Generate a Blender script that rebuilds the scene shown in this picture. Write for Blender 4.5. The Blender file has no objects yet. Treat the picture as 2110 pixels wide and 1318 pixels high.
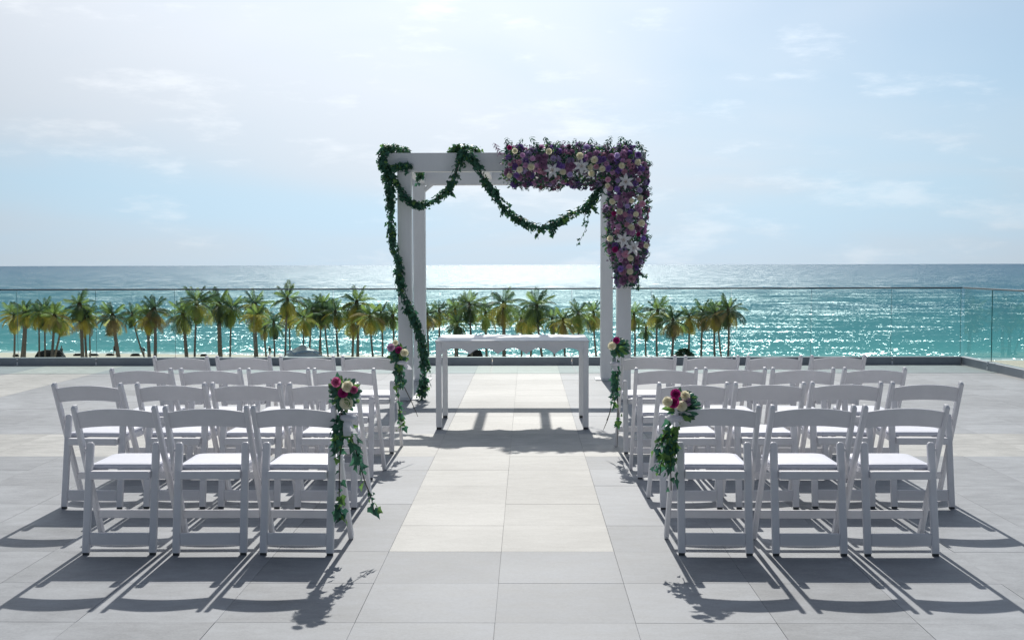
import bpy, math, random
import numpy as np
from mathutils import Vector, Matrix, Euler

scene = bpy.context.scene
col = scene.collection
R = math.radians
rng = random.Random(7)

# ------------------------------------------------------------------ camera
F, CX, CY, H = 2330.0, 1055.0, 659.0, 1.525
PITCH, YAW, ROLL = math.atan(113.5 / F), math.atan(31 / F), R(-0.136)
CAMROT = Matrix.Rotation(YAW, 3, 'Z') @ Matrix.Rotation(math.pi / 2 - PITCH, 3, 'X') @ Matrix.Rotation(ROLL, 3, 'Z')
cam_d = bpy.data.cameras.new('camera')
cam_d.sensor_width = 36.0
cam_d.lens = 36.0 * F / 2110.0
cam_d.clip_start = 0.05
cam_d.clip_end = 120000
cam = bpy.data.objects.new('camera', cam_d)
col.objects.link(cam)
cam.matrix_world = Matrix.Translation((0, 0, H)) @ CAMROT.to_4x4()
scene.camera = cam
EYE = Vector((0, 0, H))

def ray(px, py):
    return CAMROT @ Vector((px - CX, CY - py, -F))
def at(px, py, Y):
    r = ray(px, py)
    return EYE + r * (Y / r.y)
def on_ground(px, py, z=0.0):
    r = ray(px, py)
    return EYE + r * ((z - H) / r.z)

# ------------------------------------------------------------------ light
SUN_EL, SUN_AZ = R(40.0), R(-0.7)          # azimuth clockwise from +Y
SUN_DIR = Vector((math.sin(SUN_AZ) * math.cos(SUN_EL), math.cos(SUN_AZ) * math.cos(SUN_EL), math.sin(SUN_EL)))
sun_d = bpy.data.lights.new('sun', 'SUN')
sun_d.energy = 4.2
sun_d.angle = R(0.55)
sun_d.color = (1.0, 0.965, 0.90)
sun = bpy.data.objects.new('sun', sun_d)
col.objects.link(sun)
sun.rotation_euler = (-SUN_DIR).to_track_quat('-Z', 'Y').to_euler()

world = bpy.data.worlds.new('World')
scene.world = world
world.use_nodes = True
nt = world.node_tree
nt.nodes.clear()
def N(t, typ, **kw):
    n = t.nodes.new(typ)
    for k, v in kw.items():
        setattr(n, k, v)
    return n
def mathn(t, op, a, b=None, clamp=False):
    n = N(t, 'ShaderNodeMath', operation=op)
    n.use_clamp = clamp
    for i, v in enumerate((a, b)):
        if v is None:
            continue
        if isinstance(v, (int, float)):
            n.inputs[i].default_value = v
        else:
            t.links.new(v, n.inputs[i])
    return n.outputs[0]
def ramp(t, fac, stops, interp='LINEAR'):
    n = N(t, 'ShaderNodeValToRGB')
    n.color_ramp.interpolation = interp
    el = n.color_ramp.elements
    while len(el) < len(stops):
        el.new(0.5)
    for e, (p, c) in zip(el, stops):
        e.position = p
        e.color = (c[0], c[1], c[2], 1) if not isinstance(c, (int, float)) else (c, c, c, 1)
    t.links.new(fac, n.inputs[0])
    return n.outputs[0]
def mixc(t, fac, a, b, blend='MIX'):
    n = N(t, 'ShaderNodeMix', data_type='RGBA', blend_type=blend)
    for i, v in ((0, fac), (6, a), (7, b)):
        if isinstance(v, (int, float)):
            n.inputs[i].default_value = v
        elif isinstance(v, tuple):
            n.inputs[i].default_value = (v[0], v[1], v[2], 1)
        else:
            t.links.new(v, n.inputs[i])
    return n.outputs[2]

SKY_STRENGTH = 0.060
sky = N(nt, 'ShaderNodeTexSky', sky_type='NISHITA')
sky.sun_disc = False
sky.sun_elevation = SUN_EL
sky.sun_rotation = SUN_AZ
sky.altitude = 10
sky.air_density = 1.0
sky.dust_density = 0.35
sky.ozone_density = 2.5
tc = N(nt, 'ShaderNodeTexCoord')
sep = N(nt, 'ShaderNodeSeparateXYZ')
nt.links.new(tc.outputs['Generated'], sep.inputs[0])
dx, dy, dz = sep.outputs
zden = mathn(nt, 'ADD', mathn(nt, 'MAXIMUM', dz, 0.0), 0.13)
cmb = N(nt, 'ShaderNodeCombineXYZ')
nt.links.new(mathn(nt, 'DIVIDE', dx, zden), cmb.inputs[0])
nt.links.new(mathn(nt, 'DIVIDE', dy, zden), cmb.inputs[1])
# broad veil of thin cloud, streaked by finer noise
VEIL_OFF = (13.977, -3.841, 11.894)
vo = N(nt, 'ShaderNodeVectorMath', operation='ADD')
nt.links.new(cmb.outputs[0], vo.inputs[0]); vo.inputs[1].default_value = VEIL_OFF
n1 = N(nt, 'ShaderNodeTexNoise')
n1.inputs['Scale'].default_value = 0.42
n1.inputs['Detail'].default_value = 8
n1.inputs['Roughness'].default_value = 0.42
n1.inputs['Distortion'].default_value = 0.5
nt.links.new(vo.outputs[0], n1.inputs['Vector'])
veil = ramp(nt, n1.outputs['Fac'], [(0.32, 0.0), (0.66, 1.0)], 'EASE')
# scattered small low cumulus
CUM_OFF = (-15.727, -18.778, -5.674)
mp = N(nt, 'ShaderNodeMapping')
mp.inputs['Scale'].default_value = (9.0, 9.0, 34.0)
mp.inputs['Location'].default_value = CUM_OFF
nt.links.new(tc.outputs['Generated'], mp.inputs[0])
n2 = N(nt, 'ShaderNodeTexNoise')
n2.inputs['Scale'].default_value = 1.0
n2.inputs['Detail'].default_value = 8
n2.inputs['Roughness'].default_value = 0.6
nt.links.new(mp.outputs[0], n2.inputs['Vector'])
cum = ramp(nt, n2.outputs['Fac'], [(0.52, 0.0), (0.72, 1.0)], 'EASE')
# thin high cloud scatters light forward: brighter round the sun
sd = N(nt, 'ShaderNodeVectorMath', operation='DOT_PRODUCT')
nt.links.new(tc.outputs['Generated'], sd.inputs[0])
sd.inputs[1].default_value = SUN_DIR
cosg = mathn(nt, 'MAXIMUM', sd.outputs['Value'], 0.0)
aur = mathn(nt, 'POWER', cosg, 5.0)
aurw = mathn(nt, 'POWER', cosg, 3.0)
cl_b = mathn(nt, 'ADD', mathn(nt, 'MULTIPLY', aur, 8.0), mathn(nt, 'ADD', mathn(nt, 'MULTIPLY', aurw, 13.4), 3.2))
cl_col = N(nt, 'ShaderNodeVectorMath', operation='SCALE')
cl_col.inputs[0].default_value = (0.925, 0.972, 1.05)
nt.links.new(cl_b, cl_col.inputs['Scale'])
# clear air: Nishita plus a pale blue marine haze low over the horizon, all the way round
hz = mathn(nt, 'EXPONENT', mathn(nt, 'MULTIPLY', mathn(nt, 'MAXIMUM', dz, 0.0), -5.0))
hz_b = mathn(nt, 'ADD', mathn(nt, 'MULTIPLY', aurw, 22.0), 4.0)
hz_col = N(nt, 'ShaderNodeVectorMath', operation='SCALE')
hz_col.inputs[0].default_value = (0.53, 0.87, 1.18)
nt.links.new(hz_b, hz_col.inputs['Scale'])
clear = mixc(nt, mathn(nt, 'MULTIPLY', hz, 0.95), sky.outputs[0], hz_col.outputs[0])
fac = mathn(nt, 'ADD', mathn(nt, 'MULTIPLY', veil, 0.80), mathn(nt, 'MULTIPLY', aur, 0.35))
fac = mathn(nt, 'MINIMUM', fac, 1.0)
skyc = mixc(nt, fac, clear, cl_col.outputs[0])
low = mathn(nt, 'EXPONENT', mathn(nt, 'MULTIPLY', mathn(nt, 'MAXIMUM', dz, 0.0), -11.0))
lw_col = N(nt, 'ShaderNodeVectorMath', operation='SCALE')
lw_col.inputs[0].default_value = (0.775, 0.945, 1.08)
nt.links.new(mathn(nt, 'ADD', mathn(nt, 'MULTIPLY', aurw, 23.0), 3.0), lw_col.inputs['Scale'])
skyc = mixc(nt, mathn(nt, 'MULTIPLY', low, 0.7), skyc, lw_col.outputs[0])
cu_col = N(nt, 'ShaderNodeVectorMath', operation='SCALE')
cu_col.inputs[0].default_value = (0.97, 0.985, 1.0)
nt.links.new(mathn(nt, 'ADD', mathn(nt, 'MULTIPLY', aurw, 30.0), 4.0), cu_col.inputs['Scale'])
skyc = mixc(nt, mathn(nt, 'MULTIPLY', cum, 0.27), skyc, cu_col.outputs[0])
bg = N(nt, 'ShaderNodeBackground')
bg.inputs['Strength'].default_value = SKY_STRENGTH
nt.links.new(skyc, bg.inputs[0])
wo = N(nt, 'ShaderNodeOutputWorld')
nt.links.new(bg.outputs[0], wo.inputs[0])

scene.view_settings.view_transform = 'Standard'
scene.view_settings.look = 'None'
scene.view_settings.exposure = 0.08
scene.view_settings.gamma = 1.0
scene.view_settings.use_curve_mapping = False
scene.render.engine = 'CYCLES'
scene.cycles.use_denoising = True
scene.cycles.max_bounces = 8
scene.cycles.transparent_max_bounces = 24
scene.cycles.caustics_reflective = False
scene.cycles.caustics_refractive = False

# ------------------------------------------------------------------ helpers
class MB:
    def __init__(s):
        s.v, s.f, s.m = [], [], []
    def add(s, vs, fs, mi=0):
        o = len(s.v)
        s.v += [tuple(v) for v in vs]
        s.f += [tuple(i + o for i in f) for f in fs]
        s.m += [mi] * len(fs)
    def box(s, x0, x1, y0, y1, z0, z1, mi=0):
        s.add([(x0, y0, z0), (x1, y0, z0), (x1, y1, z0), (x0, y1, z0), (x0, y0, z1), (x1, y0, z1), (x1, y1, z1), (x0, y1, z1)],
              [(0, 3, 2, 1), (4, 5, 6, 7), (0, 1, 5, 4), (1, 2, 6, 5), (2, 3, 7, 6), (3, 0, 4, 7)], mi)
    def cbox(s, x0, x1, y0, y1, z0, z1, c=0.004, mi=0):
        """box with chamfered edges"""
        cx, cy, cz = (x0 + x1) / 2, (y0 + y1) / 2, (z0 + z1) / 2
        hx, hy, hz = (x1 - x0) / 2, (y1 - y0) / 2, (z1 - z0) / 2
        c = min(c, hx * .49, hy * .49, hz * .49)
        vs = []
        idx = {}
        for sx in (-1, 1):
            for sy in (-1, 1):
                for sz in (-1, 1):
                    for a in range(3):
                        p = [sx * (hx - c), sy * (hy - c), sz * (hz - c)]
                        p[a] = (sx * hx, sy * hy, sz * hz)[a]
                        idx[(sx, sy, sz, a)] = len(vs)
                        vs.append((cx + p[0], cy + p[1], cz + p[2]))
        fs = []
        for a in range(3):
            b, d = (a + 1) % 3, (a + 2) % 3
            for sg in (-1, 1):
                q = []
                for sb, sd_ in ((-1, -1), (1, -1), (1, 1), (-1, 1)):
                    k = [0, 0, 0]; k[a] = sg; k[b] = sb; k[d] = sd_
                    q.append(idx[(k[0], k[1], k[2], a)])
                fs.append(tuple(q) if sg > 0 else tuple(reversed(q)))
            for sb in (-1, 1):
                for sd_ in (-1, 1):
                    k0 = [0, 0, 0]; k1 = [0, 0, 0]
                    k0[a], k1[a] = -1, 1
                    k0[b] = k1[b] = sb; k0[d] = k1[d] = sd_
                    q = (idx[(*k0, b)], idx[(*k1, b)], idx[(*k1, d)], idx[(*k0, d)])
                    fs.append(q if sb * sd_ > 0 else tuple(reversed(q)))
        for sx in (-1, 1):
            for sy in (-1, 1):
                for sz in (-1, 1):
                    t = (idx[(sx, sy, sz, 0)], idx[(sx, sy, sz, 1)], idx[(sx, sy, sz, 2)])
                    fs.append(t if sx * sy * sz > 0 else tuple(reversed(t)))
        s.add(vs, fs, mi)
    def bar(s, p0, p1, w, t, side=(1, 0, 0), round_end=0.0, mi=0):
        """chamfered bar; w along side, t across; optional rounded far end"""
        p0, p1 = Vector(p0), Vector(p1)
        ax = (p1 - p0).normalized()
        sx = Vector(side); sx = (sx - ax * sx.dot(ax)).normalized()
        sy = ax.cross(sx)
        c = min(w, t) * 0.22
        prof = [(-w / 2 + c, -t / 2), (w / 2 - c, -t / 2), (w / 2, -t / 2 + c), (w / 2, t / 2 - c),
                (w / 2 - c, t / 2), (-w / 2 + c, t / 2), (-w / 2, t / 2 - c), (-w / 2, -t / 2 + c)]
        L = (p1 - p0).length
        rings = [(0, 1.0), (L - round_end, 1.0)]
        if round_end:
            for a in (30, 55, 78):
                rings.append((L - round_end + round_end * math.sin(R(a)), math.cos(R(a))))
        vs, fs = [], []
        for d, k in rings:
            for (a, b) in prof:
                vs.append(p0 + ax * d + sx * (a * (0.25 + .75 * k) if k < 1 else a) + sy * b * k)
        n = len(prof)
        for r in range(len(rings) - 1):
            for i in range(n):
                j = (i + 1) % n
                fs.append((r * n + i, r * n + j, (r + 1) * n + j, (r + 1) * n + i))
        fs.append(tuple(reversed(range(n))))
        fs.append(tuple((len(rings) - 1) * n + i for i in range(n)))
        s.add(vs, fs, mi)
    def tube(s, pts, rad, n=6, mi=0, cap=True):
        pts = [Vector(p) for p in pts]
        vs, fs = [], []
        for i, p in enumerate(pts):
            d = (pts[min(i + 1, len(pts) - 1)] - pts[max(i - 1, 0)]).normalized()
            up = Vector((0, 0, 1)) if abs(d.z) < .9 else Vector((0, 1, 0))
            a = d.cross(up).normalized(); b = a.cross(d)
            r = rad[i] if isinstance(rad, (list, tuple)) else rad
            for k in range(n):
                t = 2 * math.pi * k / n
                vs.append(p + a * math.cos(t) * r + b * math.sin(t) * r)
        for i in range(len(pts) - 1):
            for k in range(n):
                j = (k + 1) % n
                fs.append((i * n + k, i * n + j, (i + 1) * n + j, (i + 1) * n + k))
        if cap:
            fs.append(tuple(range(n - 1, -1, -1)))
            fs.append(tuple((len(pts) - 1) * n + k for k in range(n)))
        s.add(vs, fs, mi)
    def mesh(s, name, mats, smooth=False):
        me = bpy.data.meshes.new(name)
        me.from_pydata(s.v, [], s.f)
        for m in (mats if isinstance(mats, (list, tuple)) else [mats]):
            me.materials.append(m)
        if any(s.m):
            me.polygons.foreach_set('material_index', s.m)
        if smooth:
            me.polygons.foreach_set('use_smooth', [True] * len(me.polygons))
        me.update()
        return me

def link(name, me, parent=None, loc=None, rot=None, scale=None):
    o = bpy.data.objects.new(name, me)
    col.objects.link(o)
    if parent is not None:
        o.parent = parent
    if loc is not None:
        o.location = loc
    if rot is not None:
        o.rotation_euler = rot
    if scale is not None:
        o.scale = (scale,) * 3 if isinstance(scale, (int, float)) else scale
    return o
def tag(o, label, cat, group=None):
    o['label'] = label
    o['category'] = cat
    if group:
        o['group'] = group
    return o
def thing(name, label, cat, loc=(0, 0, 0), rotz=0.0, group=None):
    o = link(name, None, None, loc, (0, 0, rotz))
    o.empty_display_size = 0.1
    return tag(o, label, cat, group)
def structure(name, me, parent=None):
    o = link(name, me, parent)
    o['kind'] = 'structure'
    return o

def batch(tv, tf, mats4, name, mat, mi=None, smooth=False):
    """many copies of a template (tv, tf) by 4x4 matrices -> one mesh"""
    tv = np.array(tv, dtype=np.float64)
    M = np.array([np.array(m) for m in mats4])
    P = np.einsum('nij,vj->nvi', M[:, :3, :3], tv) + M[:, None, :3, 3]
    nv = len(tv)
    verts = P.reshape(-1, 3)
    faces = []
    for k in range(len(M)):
        o = k * nv
        faces += [tuple(i + o for i in f) for f in tf]
    me = bpy.data.meshes.new(name)
    me.from_pydata(verts.tolist(), [], faces)
    for m in (mat if isinstance(mat, (list, tuple)) else [mat]):
        me.materials.append(m)
    if mi is not None:
        me.polygons.foreach_set('material_index', np.repeat(np.array(mi, dtype=np.int32), len(tf)))
    if smooth:
        me.polygons.foreach_set('use_smooth', [True] * len(me.polygons))
    me.update()
    return me
def xf(loc, normal, up, s, twist=0.0):
    """matrix whose local Z is normal, local Y near up"""
    z = Vector(normal).normalized()
    y = Vector(up)
    y = y - z * y.dot(z)
    if y.length < 1e-4:
        y = Vector((1, 0, 0)) - z * z.x
    y.normalize()
    x = y.cross(z)
    m = Matrix((x, y, z)).transposed()
    if twist:
        m = m @ Matrix.Rotation(twist, 3, 'Z')
    m = (m * s).to_4x4()
    m.translation = Vector(loc)
    return m

# ------------------------------------------------------------------ materials
MATS = {}
def mat(name, color, rough=0.5, spec=0.5, var=0.0, vscale=8.0, bump=0.0, bscale=60.0, transl=0.0, coat=0.0, objvar=0.0, sheen=0.0, stretch=(1, 1, 1)):
    m = bpy.data.materials.new(name)
    m.use_nodes = True
    t = m.node_tree
    b = t.nodes['Principled BSDF']
    out = t.nodes['Material Output']
    b.inputs['Base Color'].default_value = (*color, 1)
    b.inputs['Roughness'].default_value = rough
    b.inputs['Specular IOR Level'].default_value = spec
    if coat:
        b.inputs['Coat Weight'].default_value = coat
        b.inputs['Coat Roughness'].default_value = 0.2
    c = None
    if var or bump or objvar:
        geo = N(t, 'ShaderNodeNewGeometry')
        mpn = N(t, 'ShaderNodeMapping')
        mpn.inputs['Scale'].default_value = stretch
        t.links.new(geo.outputs['Position'], mpn.inputs[0])
        vec = mpn.outputs[0]
    if var:
        n = N(t, 'ShaderNodeTexNoise')
        n.inputs['Scale'].default_value = vscale
        n.inputs['Detail'].default_value = 5
        n.inputs['Roughness'].default_value = .6
        t.links.new(vec, n.inputs['Vector'])
        lo = tuple(x * (1 - var) for x in color)
        hi = tuple(min(1, x * (1 + var)) for x in color)
        c = ramp(t, n.outputs['Fac'], [(0.25, lo), (0.75, hi)])
    if objvar:
        oi = N(t, 'ShaderNodeObjectInfo')
        k = mathn(t, 'ADD', mathn(t, 'MULTIPLY', oi.outputs['Random'], 2 * objvar), 1 - objvar)
        hs = N(t, 'ShaderNodeHueSaturation')
        t.links.new(k, hs.inputs['Value'])
        if c is not None:
            t.links.new(c, hs.inputs['Color'])
        else:
            hs.inputs['Color'].default_value = (*color, 1)
        c = hs.outputs[0]
    if c is not None:
        t.links.new(c, b.inputs['Base Color'])
    if bump:
        n = N(t, 'ShaderNodeTexNoise')
        n.inputs['Scale'].default_value = bscale
        n.inputs['Detail'].default_value = 4
        t.links.new(vec, n.inputs['Vector'])
        bm = N(t, 'ShaderNodeBump')
        bm.inputs['Strength'].default_value = bump
        bm.inputs['Distance'].default_value = 0.01
        t.links.new(n.outputs['Fac'], bm.inputs['Height'])
        t.links.new(bm.outputs[0], b.inputs['Normal'])
    if transl:
        tr = N(t, 'ShaderNodeBsdfTranslucent')
        if c is not None:
            t.links.new(c, tr.inputs['Color'])
        else:
            tr.inputs['Color'].default_value = (*color, 1)
        mx = N(t, 'ShaderNodeMixShader')
        mx.inputs[0].default_value = transl
        t.links.new(b.outputs[0], mx.inputs[1])
        t.links.new(tr.outputs[0], mx.inputs[2])
        t.links.new(mx.outputs[0], out.inputs[0])
    MATS[name] = m
    return m

M_paint = mat('white_painted_timber', (0.82, 0.825, 0.83), 0.42, 0.4, var=0.07, vscale=3.5, bump=0.15, bscale=40, stretch=(1, 1, .25))
M_resin = mat('white_chair_resin', (0.775, 0.765, 0.785), 0.38, 0.45, var=0.05, vscale=9, objvar=0.03, bump=.05, bscale=120)
M_vinyl = mat('white_seat_vinyl', (0.60, 0.61, 0.68), 0.5, 0.3, var=0.03, vscale=14, bump=0.12, bscale=45)
M_rubber = mat('grey_rubber_foot', (0.06, 0.065, 0.07), 0.7)
M_table = mat('white_table_paint', (0.80, 0.805, 0.815), 0.4, 0.45, var=0.04, vscale=5, bump=.06, bscale=60)
M_kerb = mat('grey_kerb_aluminium', (0.33, 0.355, 0.385), 0.45, 0.5, var=0.10, vscale=3)
M_steel = mat('dark_handrail_steel', (0.12, 0.14, 0.15), 0.35, 0.5)
M_clamp = mat('polished_clamp_steel', (0.75, 0.76, 0.78), 0.22, 0.8)
M_grout = mat('grey_grout', (0.30, 0.305, 0.31), 0.9, 0.2, var=0.15, vscale=4)
M_ivy = mat('ivy_leaf', (0.065, 0.19, 0.115), 0.42, 0.4, var=0.45, vscale=14, transl=0.4)
M_ivy2 = mat('ivy_leaf_pale', (0.17, 0.33, 0.09), 0.45, 0.4, var=0.35, vscale=14, transl=0.45)
M_ivydk = mat('ivy_leaf_deep', (0.045, 0.135, 0.098), 0.42, 0.4, var=0.3, vscale=14, transl=0.35)
M_stem = mat('brown_stem', (0.05, 0.045, 0.03), 0.7)
M_purpleleaf = mat('plum_foliage', (0.24, 0.18, 0.26), 0.55, 0.3, var=0.4, vscale=12, transl=0.35)
FL = {
    'cream': mat('cream_petal', (0.9, 0.86, 0.68), 0.55, 0.3, var=0.08, vscale=40, transl=0.42, objvar=.08),
    'white': mat('white_petal', (0.9, 0.89, 0.89), 0.5, 0.3, transl=0.42, objvar=.04),
    'mauve': mat('mauve_petal', (0.7, 0.44, 0.64), 0.6, 0.25, var=0.15, vscale=40, transl=0.42, objvar=.2),
    'pink': mat('dusty_pink_petal', (0.72, 0.43, 0.54), 0.6, 0.25, var=0.15, vscale=40, transl=0.42, objvar=.2),
    'lavender': mat('lavender_petal', (0.56, 0.46, 0.68), 0.6, 0.25, var=0.15, vscale=40, transl=0.42, objvar=.2),
    'purple': mat('purple_petal', (0.32, 0.2, 0.52), 0.6, 0.25, var=0.2, vscale=40, transl=0.42, objvar=.25),
    'plum': mat('plum_petal', (0.44, 0.24, 0.4), 0.6, 0.25, var=0.2, vscale=40, transl=0.42, objvar=.25),
    'magenta': mat('magenta_petal', (0.42, 0.035, 0.20), 0.55, 0.3, var=0.15, vscale=40, transl=0.42, objvar=.15),
    'rosepink': mat('rose_pink_petal', (0.60, 0.16, 0.32), 0.55, 0.3, var=0.15, vscale=40, transl=0.42, objvar=.1),
}
M_stamen = mat('ochre_stamen', (0.30, 0.16, 0.05), 0.7)
M_ribbon = mat('white_satin_ribbon', (0.80, 0.80, 0.84), 0.3, 0.5, transl=0.35)
FROND = [
    mat('frond_dark_green', (0.085, 0.145, 0.07), 0.5, 0.35, transl=0.6, objvar=.25),
    mat('frond_green', (0.28, 0.38, 0.10), 0.5, 0.35, transl=0.6, objvar=.25),
    mat('frond_yellow', (0.60, 0.53, 0.12), 0.55, 0.3, transl=0.6, objvar=.25),
    mat('frond_brown', (0.36, 0.29, 0.15), 0.7, 0.2, transl=0.6, objvar=.25),
]
M_trunk = mat('palm_trunk_bark', (0.22, 0.195, 0.175), 0.9, 0.15, var=0.3, vscale=5, stretch=(1, 1, 3))
M_boot = mat('palm_fibre', (0.10, 0.075, 0.04), 0.9, 0.1, var=.3, vscale=6)
M_sand = mat('pale_sand', (0.62, 0.55, 0.46), 0.95, 0.1, var=0.10, vscale=0.35)
M_weed = mat('dark_seaweed', (0.045, 0.035, 0.028), 0.9, 0.1, var=.3, vscale=3)
M_tarp = mat('black_canvas', (0.018, 0.020, 0.025), 0.75, 0.25, var=.3, vscale=2)
M_canopy = mat('white_canopy_fabric', (0.82, 0.84, 0.88), 0.6, 0.3, transl=0.15)
M_canopyb = mat('blue_canopy_fabric', (0.36, 0.50, 0.68), 0.6, 0.3, transl=0.3)
M_bush = [mat('bush_leaf_dark', (0.02, 0.055, 0.022), .5, .3, transl=.25), mat('bush_leaf', (0.04, 0.10, 0.03), .5, .3, transl=.3)]
M_skin = mat('tanned_skin', (0.30, 0.17, 0.11), 0.6, 0.3)
M_hair = mat('dark_hair', (0.02, 0.014, 0.01), 0.6, 0.3)
M_clothd = mat('dark_swimwear', (0.03, 0.035, 0.05), 0.8, 0.2)
M_clothb = mat('blue_grey_shirt', (0.16, 0.26, 0.32), 0.8, 0.2)
M_clothw = mat('pale_shorts', (0.65, 0.62, 0.58), 0.8, 0.2)

def tile_mat(name, c):
    m = bpy.data.materials.new(name)
    m.use_nodes = True
    t = m.node_tree
    b = t.nodes['Principled BSDF']
    geo = N(t, 'ShaderNodeNewGeometry')
    oi = N(t, 'ShaderNodeObjectInfo')
    off = N(t, 'ShaderNodeVectorMath', operation='ADD')
    sc = N(t, 'ShaderNodeMath', operation='MULTIPLY')
    t.links.new(oi.outputs['Random'], sc.inputs[0]); sc.inputs[1].default_value = 37.0
    t.links.new(geo.outputs['Position'], off.inputs[0]); t.links.new(sc.outputs[0], off.inputs[1])
    mpn = N(t, 'ShaderNodeMapping'); mpn.inputs['Scale'].default_value = (1.4, 2.6, 1)
    t.links.new(off.outputs[0], mpn.inputs[0])
    a = N(t, 'ShaderNodeTexNoise'); a.inputs['Scale'].default_value = 3.6; a.inputs['Detail'].default_value = 8; a.inputs['Roughness'].default_value = .65
    t.links.new(mpn.outputs[0], a.inputs['Vector'])
    f = N(t, 'ShaderNodeTexNoise'); f.inputs['Scale'].default_value = 55; f.inputs['Detail'].default_value = 5; f.inputs['Roughness'].default_value = .7
    t.links.new(mpn.outputs[0], f.inputs['Vector'])
    w = N(t, 'ShaderNodeTexNoise'); w.inputs['Scale'].default_value = 0.7; w.inputs['Detail'].default_value = 4
    t.links.new(geo.outputs['Position'], w.inputs['Vector'])
    k = mathn(t, 'ADD', mathn(t, 'MULTIPLY', a.outputs['Fac'], 0.95), mathn(t, 'MULTIPLY', f.outputs['Fac'], 0.60))
    k = mathn(t, 'ADD', k, mathn(t, 'MULTIPLY', w.outputs['Fac'], 0.75))
    k = mathn(t, 'ADD', k, mathn(t, 'MULTIPLY', oi.outputs['Random'], 0.24))
    k = mathn(t, 'ADD', k, -0.27)
    s = N(t, 'ShaderNodeVectorMath', operation='SCALE')
    s.inputs[0].default_value = c
    t.links.new(k, s.inputs['Scale'])
    t.links.new(s.outputs[0], b.inputs['Base Color'])
    rr = mathn(t, 'ADD', mathn(t, 'MULTIPLY', a.outputs['Fac'], 0.22), 0.50)
    t.links.new(rr, b.inputs['Roughness'])
    b.inputs['Specular IOR Level'].default_value = 0.22
    bm = N(t, 'ShaderNodeBump'); bm.inputs['Strength'].default_value = .25; bm.inputs['Distance'].default_value = .003
    t.links.new(f.outputs['Fac'], bm.inputs['Height'])
    t.links.new(bm.outputs[0], b.inputs['Normal'])
    return m
M_tgrey = tile_mat('grey_stone_tile', (0.272, 0.285, 0.304))
M_tcream = tile_mat('cream_stone_tile', (0.395, 0.392, 0.375))

def glass_mat():
    m = bpy.data.materials.new('greenish_safety_glass')
    m.use_nodes = True
    t = m.node_tree
    t.nodes.remove(t.nodes['Principled BSDF'])
    tr = N(t, 'ShaderNodeBsdfTransparent'); tr.inputs[0].default_value = (0.90, 0.965, 0.955, 1)
    gl = N(t, 'ShaderNodeBsdfGlossy'); gl.inputs['Roughness'].default_value = 0.0; gl.inputs[0].default_value = (.9, .95, .95, 1)
    fr = N(t, 'ShaderNodeFresnel'); fr.inputs[0].default_value = 1.45
    mx = N(t, 'ShaderNodeMixShader')
    t.links.new(mathn(t, 'MULTIPLY', fr.outputs[0], 0.15), mx.inputs[0]); t.links.new(tr.outputs[0], mx.inputs[1]); t.links.new(gl.outputs[0], mx.inputs[2])
    t.links.new(mx.outputs[0], t.nodes['Material Output'].inputs[0])
    return m
M_glass = glass_mat()
M_edge = mat('green_glass_edge', (0.03, 0.16, 0.15), 0.2, 0.5)

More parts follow.
